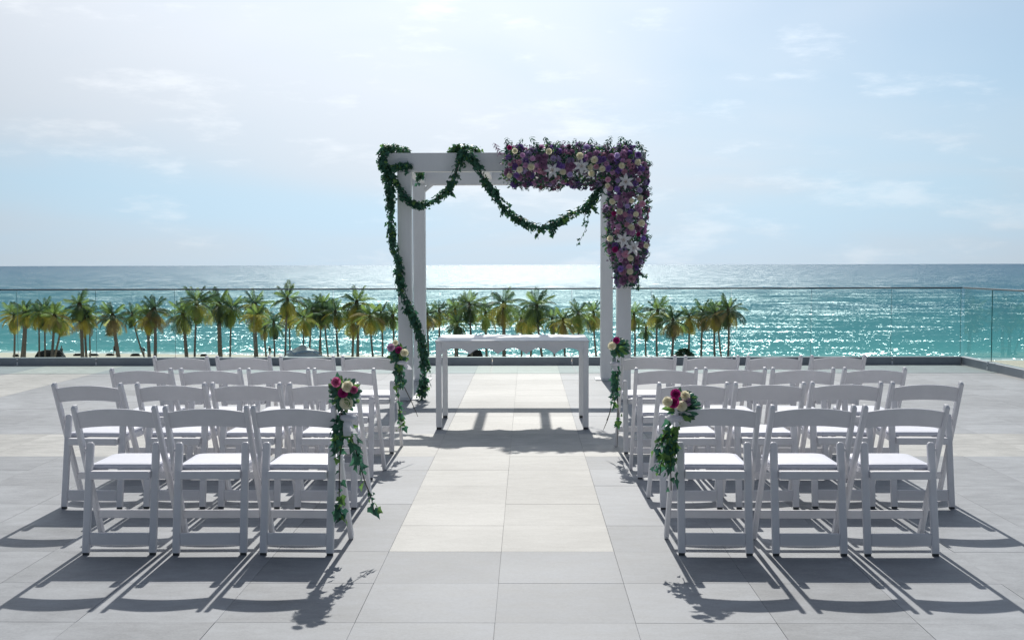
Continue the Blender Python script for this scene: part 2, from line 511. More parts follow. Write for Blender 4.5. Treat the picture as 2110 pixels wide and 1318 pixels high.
def sea_mat():
    m = bpy.data.materials.new('turquoise_sea')
    m.use_nodes = True
    t = m.node_tree
    b = t.nodes['Principled BSDF']
    geo = N(t, 'ShaderNodeNewGeometry')
    sp = N(t, 'ShaderNodeSeparateXYZ')
    t.links.new(geo.outputs['Position'], sp.inputs[0])
    px, py, pz = sp.outputs
    # water colour by distance from the shore (depth of the sea bed), with patches
    shore = mathn(t, 'SUBTRACT', 170.0, mathn(t, 'MULTIPLY', px, 0.11))
    off = mathn(t, 'SUBTRACT', py, shore)
    lg = mathn(t, 'DIVIDE', mathn(t, 'LOGARITHM', mathn(t, 'MAXIMUM', off, 1.0), 10.0), 4.0)
    pn = N(t, 'ShaderNodeTexNoise'); pn.inputs['Scale'].default_value = 1.0; pn.inputs['Detail'].default_value = 4
    mp1 = N(t, 'ShaderNodeMapping'); mp1.inputs['Scale'].default_value = (0.006, 0.012, 1)
    t.links.new(geo.outputs['Position'], mp1.inputs[0]); t.links.new(mp1.outputs[0], pn.inputs['Vector'])
    lg2 = mathn(t, 'ADD', lg, mathn(t, 'MULTIPLY', mathn(t, 'SUBTRACT', pn.outputs['Fac'], 0.5), 0.22))
    c = ramp(t, lg2, [(0.0, (0.18, 0.34, 0.32)), (0.25, (0.05, 0.26, 0.26)), (0.50, (0.020, 0.165, 0.188)), (0.64, (0.004, 0.10, 0.15)), (0.78, (0.008, 0.092, 0.158)), (1.0, (0.007, 0.075, 0.15))])
    # waves: three scales, crests roughly along x
    def noise(scx, scy, det, rough, rot):
        mp_ = N(t, 'ShaderNodeMapping')
        mp_.inputs['Scale'].default_value = (scx, scy, 1)
        mp_.inputs['Rotation'].default_value = (0, 0, R(rot))
        t.links.new(geo.outputs['Position'], mp_.inputs[0])
        n_ = N(t, 'ShaderNodeTexNoise')
        n_.inputs['Scale'].default_value = 1.0
        n_.inputs['Detail'].default_value = det
        n_.inputs['Roughness'].default_value = rough
        t.links.new(mp_.outputs[0], n_.inputs['Vector'])
        return n_.outputs['Fac']
    def slopes(scx, scy, det, rot, k):
        mp_ = N(t, 'ShaderNodeMapping')
        mp_.inputs['Scale'].default_value = (scx, scy, 1)
        mp_.inputs['Rotation'].default_value = (0, 0, R(rot))
        t.links.new(geo.outputs['Position'], mp_.inputs[0])
        n_ = N(t, 'ShaderNodeTexNoise')
        n_.inputs['Scale'].default_value = 1.0
        n_.inputs['Detail'].default_value = det
        t.links.new(mp_.outputs[0], n_.inputs['Vector'])
        v_ = N(t, 'ShaderNodeVectorMath', operation='SUBTRACT')
        t.links.new(n_.outputs['Color'], v_.inputs[0]); v_.inputs[1].default_value = (.5, .5, .5)
        s_ = N(t, 'ShaderNodeVectorMath', operation='MULTIPLY')
        t.links.new(v_.outputs[0], s_.inputs[0]); s_.inputs[1].default_value = (k, k, 0)
        return s_.outputs[0]
    # wave slopes at three sizes (swell, chop, ripples); gusts make patches of rougher water
    gust = noise(0.012, 0.022, 3, .55, 6)
    amp = ramp(t, gust, [(0.3, 0.82), (0.7, 1.18)])
    def vadd(a_, b_):
        q_ = N(t, 'ShaderNodeVectorMath', operation='ADD'); t.links.new(a_, q_.inputs[0]); t.links.new(b_, q_.inputs[1]); return q_.outputs[0]
    sl = vadd(vadd(slopes(0.06, 0.11, 3, 8, 1.0), slopes(0.80, 1.25, 2, -12, 1.7)), slopes(2.2, 3.0, 1, 5, 1.1))
    sc_ = N(t, 'ShaderNodeVectorMath', operation='SCALE'); t.links.new(sl, sc_.inputs[0]); t.links.new(amp, sc_.inputs['Scale'])
    up = N(t, 'ShaderNodeVectorMath', operation='ADD'); t.links.new(sc_.outputs[0], up.inputs[0]); up.inputs[1].default_value = (0, 0, 1)
    nm = N(t, 'ShaderNodeVectorMath', operation='NORMALIZE'); t.links.new(up.outputs[0], nm.inputs[0])
    # shore foam and a few whitecaps
    fn = noise(0.35, 0.5, 5, .7, 3)
    band = mathn(t, 'SUBTRACT', 1.0, mathn(t, 'DIVIDE', mathn(t, 'ABSOLUTE', mathn(t, 'SUBTRACT', off, 1.0)), 5.0), clamp=True)
    fm = mathn(t, 'MULTIPLY', band, ramp(t, fn, [(0.35, 0.0), (0.55, 1.0)]))
    c2 = mixc(t, fm, c, (0.85, 0.87, 0.87))
    t.nodes.remove(b)
    df = N(t, 'ShaderNodeBsdfDiffuse'); t.links.new(c2, df.inputs[0])
    gl = N(t, 'ShaderNodeBsdfGlossy', distribution='BECKMANN'); gl.inputs[0].default_value = (0.88, 0.97, 1.0, 1); t.links.new(ramp(t, lg, [(0.40, 0.23), (0.58, 0.34), (0.73, 0.415)]), gl.inputs['Roughness'])   # unresolved wavelets far out
    t.links.new(nm.outputs[0], gl.inputs['Normal'])
    mx = N(t, 'ShaderNodeMixShader')
    mx.inputs[0].default_value = 0.145
    t.links.new(df.outputs[0], mx.inputs[1]); t.links.new(gl.outputs[0], mx.inputs[2])
    t.links.new(mx.outputs[0], t.nodes['Material Output'].inputs[0])
    return m
M_sea = sea_mat()

# ------------------------------------------------------------------ setting
BEACH, SEA = -11.85, -12.35
def shore_y(x):
    return 170.0 - 0.11 * x
# sea: one sheet to the horizon
ob = MB()
ys = [120, 200, 400, 1000, 4000, 20000, 90000]
for i in range(len(ys) - 1):
    ob.add([(-90000, ys[i], SEA), (90000, ys[i], SEA), (90000, ys[i + 1], SEA), (-90000, ys[i + 1], SEA)], [(0, 1, 2, 3)])
structure('sea', ob.mesh('sea', M_sea))
# beach
g = MB()
xs = list(np.linspace(-260, 260, 131))
offs = [-160, -60, -30, -18, -12, -9, -7, -5, -3, -1, 1, 4, 10]
vs, fs = [], []
r2 = random.Random(3)
for i, x in enumerate(xs):
    for o in offs:
        yy = shore_y(x) + o
        z = BEACH if o < -12 else BEACH + (SEA - BEACH) * (o + 12) / 12.5
        if -40 < o < 0:
            z += r2.uniform(-.04, .05)
        if o == -160:
            yy = 8.0
        vs.append((x, yy, z))
nO = len(offs)
for i in range(len(xs) - 1):
    for j in range(nO - 1):
        fs.append((i * nO + j, (i + 1) * nO + j, (i + 1) * nO + j + 1, i * nO + j + 1))
g.add(vs, fs)
structure('beach', g.mesh('beach', M_sand, True))

# terrace
TX0, TX1, TY0, TY1 = -14.0, 6.655, -8.0, 17.25
pod = MB()
pod.box(TX0, TX1 + .32, TY0, TY1 + .32, -12.0, -0.30)
structure('terrace_podium', pod.mesh('terrace_podium', M_grout))
fl = MB()
fl.box(TX0, TX1 + .30, TY0, TY1 + .30, -0.299, -0.0035)
floor = structure('terrace_floor', fl.mesh('terrace_floor', M_grout))
GX0, GY0, TS = -0.739, 5.96, 0.6
def tile_is_cream(i, j):
    # i: column (0,1 = aisle), j: row (0 = first row past the pale strip's near end)
    if i in (0, 1) and j >= 0:
        return True
    if j in (5, 6):
        return True
    if i in (-11, -10):
        return True
    return False
def tile_mesh(m):
    b = MB()
    b.cbox(-TS / 2 + .0007, TS / 2 - .0007, -TS / 2 + .0007, TS / 2 - .0007, -0.0095, 0.0, .0006)
    return b.mesh('tile', m)
TM = {False: tile_mesh(M_tgrey), True: tile_mesh(M_tcream)}
cells = []
for i in range(-22, 12):
    for j in range(-23, 19):
        x0, y0 = GX0 + i * TS, GY0 + j * TS
        x1, y1 = x0 + TS, y0 + TS
        x0, x1, y0, y1 = max(x0, TX0), min(x1, TX1), max(y0, TY0), min(y1, TY1)
        if x1 - x0 < .05 or y1 - y0 < .05:
            continue
        full = (x1 - x0 > TS - .001) and (y1 - y0 > TS - .001)
        cx_, cy_ = (x0 + x1) / 2, (y0 + y1) / 2
        inview = cy_ > 4.2 and -0.47 * cy_ - .35 < cx_ < 0.45 * cy_ + .35
        cells.append((0 if (inview and full) else 1, cy_ + .25 * abs(cx_), i, j, x0, x1, y0, y1, cx_, cy_))
cells.sort()
rest = MB()
nt_ = 0
for (iv, _, i, j, x0, x1, y0, y1, cx_, cy_) in cells:
    cr = tile_is_cream(i, j)
    if iv == 0 and nt_ < 300:
        link('tile', TM[cr], floor, (cx_ + rng.uniform(-.0006, .0006), cy_ + rng.uniform(-.0006, .0006), rng.uniform(-.0007, .0004)))
        nt_ += 1
    else:
        rest.box(x0 + .0007, x1 - .0007, y0 + .0007, y1 - .0007, -.0095, rng.uniform(-.0007, .0004), 1 if cr else 0)
ro = link('tile_field', rest.mesh('tile_field', [M_tgrey, M_tcream]), floor)
ro['kind'] = 'stuff'

# glass railings
def railing(name, label, p0, p1, joints, zt=1.148):
    """p0 -> p1 along the edge; joints are distances from p0 between panes"""
    p0, p1 = Vector(p0), Vector(p1)
    L = (p1 - p0).length
    d = (p1 - p0).normalized()
    t = thing(name, label, 'railing', p0, math.atan2(d.y, d.x))
    e = [0.0] + list(joints) + [L]
    for a, b_ in zip(e[:-1], e[1:]):
        k = MB(); k.cbox(a + .006, b_ - .006, -.055, .055, -.012, .118, .006)
        link('kerb_block', k.mesh('kerb_block', M_kerb), t)
        gp = MB(); gp.box(a + .008, b_ - .008, -.006, .006, .119, zt)
        pane = link('glass_pane', gp.mesh('glass_pane', M_glass), t)
        ed = MB(); ed.box(b_ - .0079, b_ - .0055, -.0058, .0058, .119, zt - .003)
        link('pane_edge', ed.mesh('pane_edge', M_edge), pane)
    for a in joints:
        c = MB()
        c.cbox(a - .012, a + .012, -.062, -.03, 0.001, .05, .003)
        link('clamp', c.mesh('clamp', M_clamp), t)
        c = MB(); c.cbox(a - .014, a + .014, -.062, -.03, .085, .125, .003)
        link('clamp', c.mesh('clamp', M_clamp), t)
    hr = MB(); hr.cbox(-.02, L + .012, -.014, .014, zt + .001, zt + .023, .004)
    link('handrail', hr.mesh('handrail', M_steel), t)
    return t
cornerX = TX1 - .06
jl = []
x = at(1836, 740, TY1).x
while x > TX0 + .3:
    jl.append(x - TX0); x -= 1.215
railing('glass_railing', 'long glass railing on grey kerb along the seaward terrace edge behind the arch', (TX0, TY1, 0), (cornerX, TY1, 0), sorted(jl))
sj = []
y = 1.04
while y < 20:
    sj.append(y); y += 1.215
railing('glass_railing', 'glass railing returning from the terrace corner along the side edge', (TX1, TY1 + .04, 0), (TX1, TY0 + 2, 0), [v for v in sj if v < TY1 - TY0 - 2.3])

# ------------------------------------------------------------------ arch
AX0, AX1 = -1.46, 1.175        # outer faces of posts
AF, AB = 12.78, 15.09          # front face of front posts, rear face of rear posts
PW = 0.157
arch = thing('wedding_arch', 'square white timber wedding arch with four posts, dressed with ivy and flowers', 'arch', ((AX0 + AX1) / 2, (AF + AB) / 2, 0))
AO = arch.location.copy()
def arch_part(name, b):
    for i, v in enumerate(b.v):
        b.v[i] = (v[0] - AO.x, v[1] - AO.y, v[2])
    return link(name, b.mesh(name, M_paint), arch)
for px_ in (AX0, AX1 - PW):
    for py_ in (AF, AB - PW):
        sh_ = -.042 if py_ > AF else 0.0        # the frame stands very slightly skewed
        px_ += sh_
        b = MB(); b.cbox(px_, px_ + PW, py_, py_ + PW, .013, 2.575, .006)
        po = arch_part('post', b)
        b = MB(); b.cbox(px_ - .07, px_ + PW + .07, py_ - .07, py_ + PW + .07, -.001, .0125, .003)
        for i, v in enumerate(b.v):
            b.v[i] = (v[0] - AO.x, v[1] - AO.y, v[2])
        link('base_plate', b.mesh('base_plate', M_paint), po)
        px_ -= sh_
def beam(x0, x1, y0, y1, z0, z1, cut):
    """beam along x with its lower ends cut back at a slant"""
    prof = [(x0, z1), (x0, z1 - .07), (x0 + cut, z0), (x1 - cut, z0), (x1, z1 - .07), (x1, z1)]
    b = MB()
    vs = [(p[0], y0, p[1]) for p in prof] + [(p[0], y1, p[1]) for p in prof]
    n = len(prof)
    fs = [tuple(range(n)), tuple(reversed(range(n, 2 * n)))] + [((i + 1) % n, i, n + i, n + (i + 1) % n) for i in range(n)]
    b.add(vs, fs)
    return b
arch_part('beam', beam(AX0 - .165, AX1 + .165, AF + .02, AF + .137, 2.576, 2.785, .15))
arch_part('beam', beam(AX0 - .207, AX1 + .123, AB - .137, AB - .02, 2.576, 2.785, .15))
for px_ in (AX0 + .03, AX1 - PW + .03):
    b = MB(); b.cbox(px_, px_ + .095, AF + .14, AB - .14, 2.60, 2.755, .005); arch_part('side_beam', b)
for cxj in (-.50, .14):
    b = MB(); b.cbox(cxj - .048, cxj + .048, AF + .14, AB - .14, 2.64, 2.775, .005); arch_part('joist', b)
# knee braces at the rear corners
for sgn, xx in ((1, AX0 + PW - .042), (-1, AX1 - PW - .042)):
    b = MB(); b.bar((xx - sgn * .02, AB - .08, 2.50), (xx + sgn * .10, AB - .08, 2.60), .07, .05, (0, 1, 0)); arch_part('brace', b)

# ------------------------------------------------------------------ altar table
TF = 10.42
tl, tr_ = at(898, 800, TF).x, at(1213, 800, TF).x
TD, TZ = 0.86, 0.828
tw = tr_ - tl
table = thing('altar_table', 'white altar table with a scalloped apron standing before the arch', 'table', ((tl + tr_) / 2, TF + TD / 2, 0))
hw, hd = tw / 2, TD / 2
b = MB(); b.cbox(-hw - .006, hw + .006, -hd - .006, hd + .006, TZ - .018, TZ, .004)
link('tabletop', b.mesh('tabletop', M_table), table)
LG = .052
for sx in (-1, 1):
    for sy in (-1, 1):
        b = MB(); xa = -hw if sx < 0 else hw - LG; ya = -hd if sy < 0 else hd - LG
        b.cbox(xa, xa + LG, ya, ya + LG, .022, TZ - .0185, .004)
        lg = link('leg', b.mesh('leg', M_table), table)
        b = MB(); b.cbox(xa + .004, xa + LG - .004, ya + .004, ya + LG - .004, 0, .0225, .002)
        link('foot', b.mesh('foot', M_rubber), lg)
def apron(L, narch, th):
    """scalloped board along x, L long, front face at y=0, going +y"""
    pts = []
    zt, zl, za = TZ - .0185, TZ - .128, TZ - .072
    w = L / narch
    for k in range(narch):
        for s in range(13):
            u = s / 12
            zz = zl + (za - zl) * (1 - abs(2 * u - 1) ** 2.2)
            if k == 0 and u < .5 or k == narch - 1 and u > .5:
                zz = zl + (za - zl) * (1 - abs(2 * u - 1) ** 2.2)
            if s == 0 and k > 0:
                continue
            pts.append((-L / 2 + (k + u) * w, zz))
    b = MB()
    n = len(pts)
    vs = []
    for y_ in (0, th):
        for p in pts:
            vs.append((p[0], y_, p[1]))
        for p in pts:
            vs.append((p[0], y_, zt))
    o = 2 * n
    fs = []
    for i in range(n - 1):
        fs.append((i, i + 1, n + i + 1, n + i))
        fs.append((o + i + 1, o + i, o + n + i, o + n + i + 1))
        fs.append((i + 1, i, o + i, o + i + 1))
    b.add(vs, fs)
    return b
ap = apron(tw - 2 * LG - .001, 5, .02).mesh('apron', M_table)
link('apron', ap, table, (0, -hd + .006, 0)); link('apron', ap, table, (0, hd - .026, 0))
ap2 = apron(TD - 2 * LG - .001, 3, .02).mesh('apron', M_table)
link('apron', ap2, table, (-hw + .026, 0, 0), (0, 0, math.pi / 2)); link('apron', ap2, table, (hw - .006, 0, 0), (0, 0, math.pi / 2))

# ------------------------------------------------------------------ folding chairs
def chair_meshes():
    P = {}
    for s, nm in ((-1, 'l'), (1, 'r')):
        b = MB(); b.bar((s * .222, .18, .012), (s * .210, -.221, .797), .025, .042, (1, 0, 0), .014)
        P['front_leg' + nm] = b.mesh('front_leg', M_resin)
        b = MB(); b.bar((s * .222, .184, 0), (s * .222, .176, .016), .021, .034, (1, 0, 0))
        P['front_foot' + nm] = b.mesh('foot', M_rubber)
        b = MB(); b.bar((s * .177, -.18, .012), (s * .176, -.088, .585), .040, .024, (1, 0, 0), .018)
        P['rear_leg' + nm] = b.mesh('rear_leg', M_resin)
        b = MB(); b.bar((s * .177, -.182, 0), (s * .177, -.179, .016), .034, .018, (1, 0, 0))
        P['rear_foot' + nm] = b.mesh('foot', M_rubber)
        b = MB(); b.tube([(s * .19, -.098, .545), (s * .226, -.098, .545)], .007, 8)
        P['bolt' + nm] = b.mesh('bolt', M_clamp)
    # back rest: curved in plan, crowned
    b = MB()
    n = 12
    vs, fs = [], []
    for i in range(n + 1):
        u = -1 + 2 * i / n
        x_ = u * .199
        cr = 1 - u * u
        y0 = -.203 - .012 * cr
        for (yy, zz) in ((y0 + .052, .672 + .012 * cr), (y0 + .006, .765 + .016 * cr)):
            pass
        zb, zt = .670 + .014 * cr, .760 + .021 * cr
        yb = .18 - .395 * (zb / .785) - .012 * cr
        yt = .18 - .395 * (zt / .785) - .012 * cr
        vs += [(x_, yb - .009, zb), (x_, yb + .009, zb), (x_, yt + .009, zt - .003), (x_, yt + .005, zt), (x_, yt - .005, zt), (x_, yt - .009, zt - .003)]
    m_ = 6
    for i in range(n):
        for k in range(m_):
            j = (k + 1) % m_
            fs.append((i * m_ + k, (i + 1) * m_ + k, (i + 1) * m_ + j, i * m_ + j))
    fs.append(tuple(range(m_))); fs.append(tuple(n * m_ + k for k in reversed(range(m_))))
    b.add(vs, fs)
    P['backrest'] = b.mesh('backrest', M_resin)
    # seat frame
    b = MB()
    b.cbox(-.156, .156, -.165, -.118, .398, .440, .004)
    b.cbox(-.176, -.146, -.117, .25, .405, .440, .004)
    b.cbox(.146, .176, -.117, .25, .405, .440, .004)
    b.cbox(-.145, .145, .205, .25, .405, .440, .004)
    P['seat_frame'] = b.mesh('seat_frame', M_resin)
    # seat pad, rounded corners and soft top
    b = MB()
    def outline(inx, z):
        pts = []
        x0, x1, y0, y1 = -.178 + inx, .178 - inx, -.098 + inx, .272 - inx
        for (cx_, cy_, a0, rr) in ((x1, y1, 0, .055), (x0, y1, 90, .055), (x0, y0, 180, .018), (x1, y0, 270, .018)):
            for k in range(5):
                a = R(a0 + k * 22.5)
                ccx = cx_ - math.copysign(rr, cx_); ccy = cy_ - rr if cy_ > .05 else cy_ + rr
                pts.append((ccx + rr * math.cos(a), ccy + rr * math.sin(a), z))
        return pts
    rings = [outline(.003, .441), outline(0, .447), outline(0, .458), outline(.007, .466), outline(.028, .4695), outline(.07, .4705)]
    n = len(rings[0])
    vs = [p for r_ in rings for p in r_]
    fs = []
    for r_ in range(len(rings) - 1):
        for k in range(n):
            j = (k + 1) % n
            fs.append((r_ * n + k, r_ * n + j, (r_ + 1) * n + j, (r_ + 1) * n + k))
    fs.append(tuple((len(rings) - 1) * n + k for k in range(n)))
    fs.append(tuple(reversed(range(n))))
    b.add(vs, fs)
    P['seat'] = b.mesh('seat', M_vinyl)
    b = MB(); b.cbox(-.157, .157, -.178, -.160, .048, .115, .004); P['rear_rung'] = b.mesh('stretcher', M_resin)
    b = MB(); b.cbox(-.2085, .2085, .088, .106, .135, .180, .004); P['front_rung'] = b.mesh('stretcher', M_resin)
    return P
CP = chair_meshes()
def make_chair(loc, rz, label):
    t = thing('folding_chair', label, 'chair', loc, rz, 'white folding chairs set in rows')
    link('backrest', CP['backrest'], t)
    link('seat', CP['seat'], t)
    link('seat_frame', CP['seat_frame'], t)
    for nm in 'lr':
        f_ = link('front_leg', CP['front_leg' + nm], t); link('foot', CP['front_foot' + nm], f_); link('bolt', CP['bolt' + nm], f_)
        f_ = link('rear_leg', CP['rear_leg' + nm], t); link('foot', CP['rear_foot' + nm], f_)
    link('stretcher', CP['rear_rung'], t)
    link('stretcher', CP['front_rung'], t)
    return t
ROWS = [  # top-of-back y, distance of chair origin, left centres, right centres (pixels at the back top)
    (842, 6.06, (234, 421.5, 607), (1481, 1676, 1866), 'back row farthest from the table'),
    (797, 7.20, (183, 352, 508, 668), (1426, 1586, 1747.5, 1912), 'third row from the table'),
    (766, 8.19, (290, 435.5, 572, 711), (1374, 1513.5, 1656, 1804), 'second row from the table'),
    (740, 9.27, (371, 499.5, 631, 758.5), (1336, 1464.5, 1593.5, 1726.5), 'row nearest the table'),
]
ORD = ['aisle seat', 'second seat from the aisle', 'third seat from the aisle', 'outermost seat']
CH = {}
for r_, (ty, Y, Ls, Rs, rowname) in enumerate(ROWS):
    for side, lst in (('l', list(reversed(Ls))), ('r', list(Rs))):
        sd_name = 'ivy-post side' if side == 'l' else 'flower-post side'
        for k, pxx in enumerate(lst):
            p = at(pxx, ty, Y - .215)
            o_ = ORD[k] if k < len(lst) - 1 else ORD[3]
            rz = R(rng.uniform(-2.2, 2.2))
            CH[(r_, side, k)] = make_chair((p.x, Y + rng.uniform(-.02, .02), 0), rz, 'white folding chair, %s, %s, %s' % (o_, rowname, sd_name))

# ------------------------------------------------------------------ leaves and flowers
IVY_V = [(0, 0, 0), (.28, -.10, .06), (.52, .22, .10), (.27, .42, .05), (.0, 1.0, -.05), (-.27, .42, .05), (-.52, .22, .10), (-.28, -.10, .06), (0, .35, -.06)]
IVY_F = [(0, 1, 8), (1, 2, 8), (2, 3, 8), (3, 4, 8), (4, 5, 8), (5, 6, 8), (6, 7, 8), (7, 0, 8)]
LEAF_V = [(0, 0, 0), (.20, .30, .06), (.17, .68, .05), (0, 1, -.08), (-.17, .68, .05), (-.20, .30, .06), (0, .5, -.02)]
LEAF_F = [(0, 1, 6), (1, 2, 6), (2, 3, 6), (3, 4, 6), (4, 5, 6), (5, 0, 6)]

def spline(pts, step=0.01):
    """Catmull-Rom through Vectors, resampled"""
    P = [Vector(p) for p in pts]
    P = [P[0] * 2 - P[1]] + P + [P[-1] * 2 - P[-2]]
    out = []
    for i in range(1, len(P) - 2):
        n = max(2, int((P[i + 1] - P[i]).length / step))
        for k in range(n):
            t = k / n
            out.append(0.5 * ((2 * P[i]) + (P[i + 1] - P[i - 1]) * t + (2 * P[i - 1] - 5 * P[i] + 4 * P[i + 1] - P[i + 2]) * t * t + (3 * P[i] - P[i - 1] - 3 * P[i + 1] + P[i + 2]) * t ** 3))
    out.append(P[-2])
    return out
def ivy_leaves(path, rad, per_m, size, rr, origin, mats=(.62, .12), droop=.5, clump=0.6):
    ms, mi = [], []
    for i in range(len(path) - 1):
        a, b_ = path[i], path[i + 1]
        L = (b_ - a).length
        dens = per_m * L * (1 + clump * math.sin(i * .17 + rr.random() * .6))
        n = int(dens) + (rr.random() < dens - int(dens))
        d = (b_ - a).normalized() if L > 1e-6 else Vector((0, 0, 1))
        for _ in range(n):
            v = Vector((rr.gauss(0, 1), rr.gauss(0, 1), rr.gauss(0, 1)))
            v = v - d * v.dot(d)
            if v.length < 1e-3:
                continue
            v.normalize()
            p = a + d * L * rr.random() + v * rad * (rr.random() ** .6) * (1.5 if rr.random() < .08 else 1)
            nrm = v + Vector((rr.uniform(-.6, .6), rr.uniform(-.6, .6), rr.uniform(-.3, .8)))
            tip = Vector((rr.uniform(-1, 1), rr.uniform(-1, 1), -droop + rr.uniform(-1, .8)))
            ms.append(xf(p - origin, nrm, tip, size * rr.choice((.5, .7, .8, 1.0, 1.1, 1.45))))
            q = rr.random()
            mi.append(0 if q < mats[0] else (1 if q < mats[0] + mats[1] else 2))
    return ms, mi
def garland(name, label, pts, rad=.05, per_m=420, size=.042, seed=1, tendrils=3, group='ivy garlands on the arch', pale=.10):
    rr = random.Random(seed)
    rad *= .90; per_m *= 1.25; size *= .95
    path = spline([at(*p) for p in pts], .012)
    # wobble
    ph = [rr.uniform(0, 6) for _ in range(4)]
    for i, p in enumerate(path):
        path[i] = p + Vector((math.sin(i * .11 + ph[0]) * .008, math.sin(i * .09 + ph[1]) * .010, math.sin(i * .13 + ph[2]) * .008))
    o = path[0].copy()
    t = thing(name, label, 'garland', o, 0, group)
    b = MB(); b.tube([p - o for p in path[::3]] if len(path) > 6 else [p - o for p in path], .008, 5)
    link('stem', b.mesh('stem', M_stem), t)
    ms, mi = ivy_leaves(path, rad, per_m, size, rr, o, (.60, pale))
    for _ in range(tendrils):
        i = rr.randrange(len(path))
        a = path[i]
        L = rr.uniform(.06, .16)
        end = a + Vector((rr.uniform(-.08, .08), rr.uniform(-.06, .02), -L))
        tp = spline([a, a.lerp(end, .5) + Vector((rr.uniform(-.02, .02), 0, .01)), end], .02)
        m2, i2 = ivy_leaves(tp, .012, 110, size * .85, rr, o, (.6, pale))
        ms += m2; mi += i2
    lf = link('ivy_leaves', batch(IVY_V, IVY_F, ms, 'ivy_leaves', [M_ivy, M_ivy2, M_ivydk], mi), t)
    lf['kind'] = 'stuff'
    return t

Yg = 12.70
garland('ivy_garland', 'short ivy swag looping from the ivy-hung arch corner up to mid beam',
        [(792, 335, Yg), (800, 350, Yg), (815.5, 374, Yg), (831, 401, Yg), (853, 420, Yg), (876, 421, Yg), (899, 413, Yg), (922, 394, Yg), (934, 368, Yg), (943, 341, Yg), (952, 312, Yg + .02)], .050, 460, .043, 11, 7)
garland('ivy_garland', 'long ivy swag looping from mid beam to the flower-covered post',
        [(958, 310, Yg + .02), (968, 322, Yg), (986, 344, Yg), (998, 374, Yg), (1019, 400, Yg), (1045, 434, Yg), (1074, 457, Yg), (1107, 467, Yg), (1142, 461, Yg), (1177, 445, Yg), (1210, 421, Yg), (1230, 398, Yg), (1242, 374, Yg)], .055, 440, .044, 12, 6)
garland('ivy_garland', 'long ivy garland trailing down the flowerless arch post almost to the floor',
        [(792, 306, Yg), (786, 332, Yg - .02), (794, 356, Yg - .02), (803, 386, Yg - .02), (803, 417, Yg - .02), (804, 440, Yg), (808, 477, Yg), (812, 510, Yg), (820, 539, Yg), (823, 577, Yg - .01), (830, 606, Yg - .03), (845, 634, Yg - .03), (855, 666, Yg - .03), (865, 697, Yg), (873, 723, Yg + .02), (876, 752, Yg + .04), (873, 787, Yg + .05), (868, 816, Yg + .06)], .056, 480, .044, 13, 10)
garland('ivy_garland', 'short ivy strand running back under the arch side beam from its corner',
        [(806, 346, Yg), (822, 341, Yg + .02), (838, 342, Yg + .05), (853, 348, Yg + .2), (866, 358, Yg + .3), (869, 368, Yg + .32)], .04, 420, .042, 14, 3)
garland('ivy_garland', 'ivy tuft lying on top of the arch corner above the side beam',
        [(792, 303, Yg + .05), (808, 306, Yg + .15), (826, 309, Yg + .35), (842, 314, Yg + .6)], .045, 460, .043, 15, 1, pale=.2)
garland('ivy_garland', 'ivy tuft lapped over the middle of the front beam where two swags meet',
        [(928, 314, Yg + .25), (940, 307, Yg + .18), (958, 303, Yg + .08), (972, 307, Yg + .16), (986, 313, Yg + .28)], .05, 520, .043, 16, 2, pale=.3)

# blooms (templates, local +Z is the way they face)
def petal(mb, ang, r0, r1, w, z0, z1, curl, n=2, mi=0):
    ca, sa = math.cos(ang), math.sin(ang)
    vs = []
    for i in range(n + 1):
        u = i / n
        r_ = r0 + (r1 - r0) * u
        z = z0 + (z1 - z0) * (u ** .7) - (curl * u * u)
        ww = w * (math.sin(math.pi * (.18 + .62 * u)))
        for s in (-1, 0, 1):
            rr_ = r_ - abs(s) * .06 * w
            vs.append((ca * rr_ - sa * s * ww, sa * rr_ + ca * s * ww, z + (0.05 * abs(s))))
    fs = []
    for i in range(n):
        for s in range(2):
            a = i * 3 + s
            fs.append((a, a + 1, a + 4, a + 3))
    mb.add(vs, fs, mi)
def rose_mesh(m, open_=0.6):
    b = MB()
    for k in range(5):
        petal(b, k * 1.2566, .12, .50, .36, -.05, .22, .22 * open_)
    for k in range(5):
        petal(b, k * 1.2566 + .63, .08, .36, .29, .0, .32, .10 * open_)
    for k in range(4):
        petal(b, k * 1.571 + .2, .05, .22, .20, .08, .38, .03)
    for k in range(3):
        petal(b, k * 2.094, .01, .10, .12, .15, .40, .0)
    # calyx core so nothing shows through
    vs = [(0, 0, -.18)] + [(.24 * math.cos(k * 1.047), .24 * math.sin(k * 1.047), .06) for k in range(6)] + [(0, 0, .2)]
    fs = [(0, (k + 1) % 6 + 1, k + 1) for k in range(6)] + [(7, k + 1, (k + 1) % 6 + 1) for k in range(6)]
    b.add(vs, fs)
    return b.mesh('rose', m, True)
def pom_mesh(m, seed):
    """ruffled filler bloom: many short petals"""
    b = MB()
    rr = random.Random(seed)
    for k in range(16):
        zz = 1 - 2 * (k + .5) / 22
        a = k * 2.39996
        rr_ = math.sqrt(max(0, 1 - zz * zz))
        nrm = Vector((rr_ * math.cos(a), rr_ * math.sin(a), zz))
        m4 = xf(nrm * .12, (nrm + Vector((rr.uniform(-.3, .3), rr.uniform(-.3, .3), rr.uniform(-.3, .3)))).cross(Vector((0, 0, 1)) if abs(nrm.z) < .9 else Vector((1, 0, 0))), nrm, .42 * rr.uniform(.8, 1.15))
        m4b = m4 @ Matrix.Rotation(math.pi / 2, 4, 'Y')
        for q in (m4, m4b):
            b.add([q @ Vector(p) for p in ((0, 0, 0), (.45, .55, .12), (.25, 1.0, 0), (-.25, 1.0, .08), (-.45, .55, -.1))], [(0, 1, 2, 3, 4)])
    return b.mesh('bloom', m)
